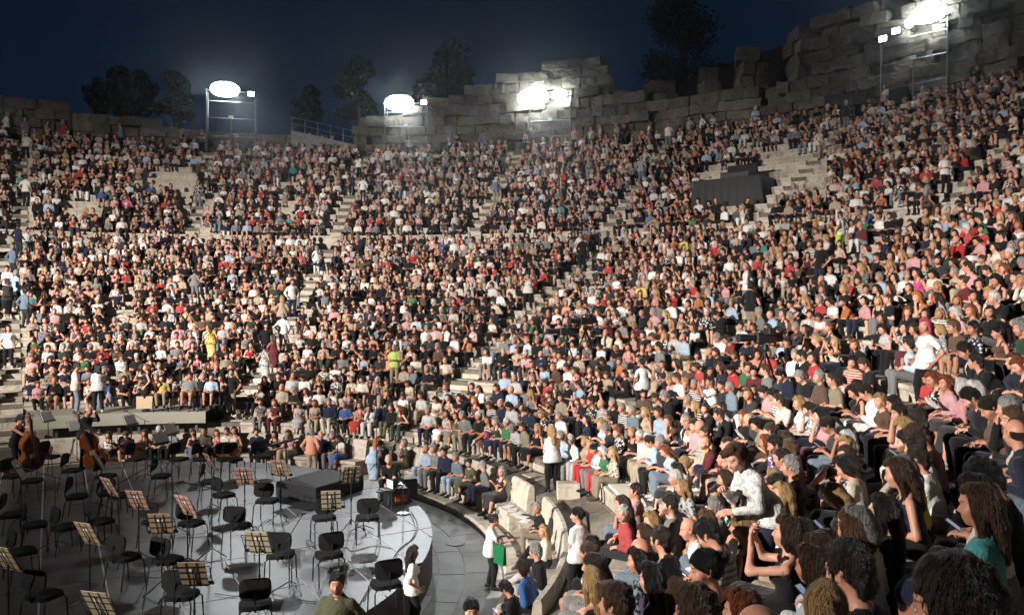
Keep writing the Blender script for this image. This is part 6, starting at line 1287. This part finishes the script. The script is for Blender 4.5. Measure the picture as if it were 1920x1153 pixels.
# --- everyone else: one mass of figures nobody could count
combos = {}; protos = []
PR = [('lap','tee','trousers'),('clasp','shirt','trousers'),('fold','tee','trousers'),('phone','shirt','shorts'),('lean','tee','trousers'),('turn','shirt','trousers'),('away','tee','shorts'),('chin','shirt','trousers'),('stand','shirt','trousers'),('hold','tee','trousers'),('akimbo','tee','trousers')]
PRW = [('lap','tank','skirt'),('clasp','dress','trousers'),('fold','tank','wide'),('phone','dress','skirt'),('lean','tee','trousers'),('turn','tank','trousers'),('away','dress','skirt'),('cross','tank','shorts'),('chin','shirt','wide'),('film','tee','skirt'),('stand','tee','trousers'),('hold','dress','skirt'),('akimbo','tank','trousers')]
for build, L_, hs_ in (('man', PR, ('short','crop','bald','grey')), ('woman', PRW, ('long','wavy','bob','bun','curly')), ('stout', PR[:3], ('short','bald'))):
    for i, (po, tp, bt) in enumerate(L_):
        for j in range(2):
            po = po.rstrip('2')+('2' if j and po.rstrip('2')+'2' in POSES else ''); h_ = hs_[(i*2+j) % len(hs_)]; f = fig(po, build); P_, Q_, mi = [], [], []; n = 0
            for s_, k in enumerate((('body',po,build,''), ('top',po,build,tp), ('bot',po,build,bt), ('shoes',po,build,'L'), ('shoes',po,build,'R'), ('hair','','',h_))):
                a_, b_ = raw_part(k); a_ = (a_*f.hs)@f.H.T+f.hc if k[0] == 'hair' else a_; P_.append(a_); Q_.append(b_+n); n += len(a_); mi += [dict(body=0, top=1, bot=2, shoes=3, hair=4)[k[0]]]*len(b_)
            me = to_mesh('figure', np.concatenate(P_), np.concatenate(Q_))
            for s_ in ('skin','c_top','c_bot','c_shoe','hair'): me.materials.append(M[s_])
            me.polygons.foreach_set('material_index', np.array(mi, np.int32)); protos.append((po, build, h_, me, f)); combos.setdefault((po, build), []).append(len(protos)-1)
red = decimate([(q[3], .17) for q in protos]); pcol = bpy.data.collections.new('figures')
for i, (q, me) in enumerate(zip(protos, red)):
    me.polygons.foreach_set('use_smooth', [True]*len(me.polygons)); add_hp(me, q[4]); pcol.objects.link(bpy.data.objects.new('figure_%03d' % i, me))
pid = []
for p in mass:
    c = combos.get((p['pose'], p['build'])) or combos.get((p['pose'].rstrip('2'), p['build'])) or combos[('lap', p['build'])]
    g = [i for i in c if protos[i][2] == p['hair']] or c; pid.append(rnd.choice(g))
pm = bpy.data.meshes.new('crowd'); pm.from_pydata([tuple(p['pos']) for p in mass], [], [])
def pat(n, t, key, vals): pm.attributes.new(n, t, 'POINT').data.foreach_set(key, np.array(vals, np.int32 if t == 'INT' else np.float32).ravel())
pat('pid', 'INT', 'value', pid); pat('rot', 'FLOAT_VECTOR', 'vector', [(p['tx'], p['tyy'], p['rz']) for p in mass]); pat('sc', 'FLOAT', 'value', [p['s'] for p in mass])
pat('print', 'FLOAT', 'value', [p['print'] for p in mass]); pat('beard', 'FLOAT', 'value', [p['beard'] for p in mass])
for n, fn in (('skin', lambda p: p['skin']), ('hair', lambda p: HCOL[p['hcol']]), ('top', lambda p: tint(COL[p['tcol']], p, 1)), ('second', lambda p: COL[p['second']]), ('bot', lambda p: tint(COL[p['bcol']], p, 2)), ('shoe', lambda p: p['shoe'])):
    pat(n, 'FLOAT_COLOR', 'color', [(*fn(p), 1) for p in mass])
crowd = stuff(put('crowd', pm)); crowd['label'] = 'dense audience filling the upper and far tiers'; crowd['category'] = 'crowd'
ng = bpy.data.node_groups.new('crowd', 'GeometryNodeTree'); ng.interface.new_socket('Geometry', in_out='INPUT', socket_type='NodeSocketGeometry'); ng.interface.new_socket('Geometry', in_out='OUTPUT', socket_type='NodeSocketGeometry')
gN, gL = ng.nodes.new, ng.links.new; gi, go, ip, ci = gN('NodeGroupInput'), gN('NodeGroupOutput'), gN('GeometryNodeInstanceOnPoints'), gN('GeometryNodeCollectionInfo')
ci.inputs['Collection'].default_value = pcol; ci.inputs['Separate Children'].default_value = True; gL(gi.outputs[0], ip.inputs['Points']); gL(ci.outputs[0], ip.inputs['Instance']); ip.inputs['Pick Instance'].default_value = True
def named(t, n): x = gN('GeometryNodeInputNamedAttribute'); x.data_type = t; x.inputs[0].default_value = n; return x.outputs[0]
gL(named('INT', 'pid'), ip.inputs['Instance Index']); gL(named('FLOAT_VECTOR', 'rot'), ip.inputs['Rotation']); gL(named('FLOAT', 'sc'), ip.inputs['Scale']); gL(ip.outputs[0], go.inputs[0])
crowd.modifiers.new('crowd', 'NODES').node_group = ng
print('people', len(solo), len(mass), 'nearest', [round(p['t'], 1) for p in solo[:5]], 'last', solo[-1]['t'])
# ------------------------------------------------------------------ night air: dust in the beams
hz = MB(); hz.box((0, 20, 24), (190, 130, 54)); hz = stuff(hz.build('haze')); m = bpy.data.materials.new('haze'); m.use_nodes = True; nt = m.node_tree; nt.nodes.remove(nt.nodes['Principled BSDF']); pv_ = nt.nodes.new('ShaderNodeVolumePrincipled'); pv_.inputs['Color'].default_value = (.9,.95,1,1); pv_.inputs['Density'].default_value = .00042; pv_.inputs['Anisotropy'].default_value = .9; nt.links.new(pv_.outputs[0], nt.nodes['Material Output'].inputs['Volume']); hz.data.materials.append(m)
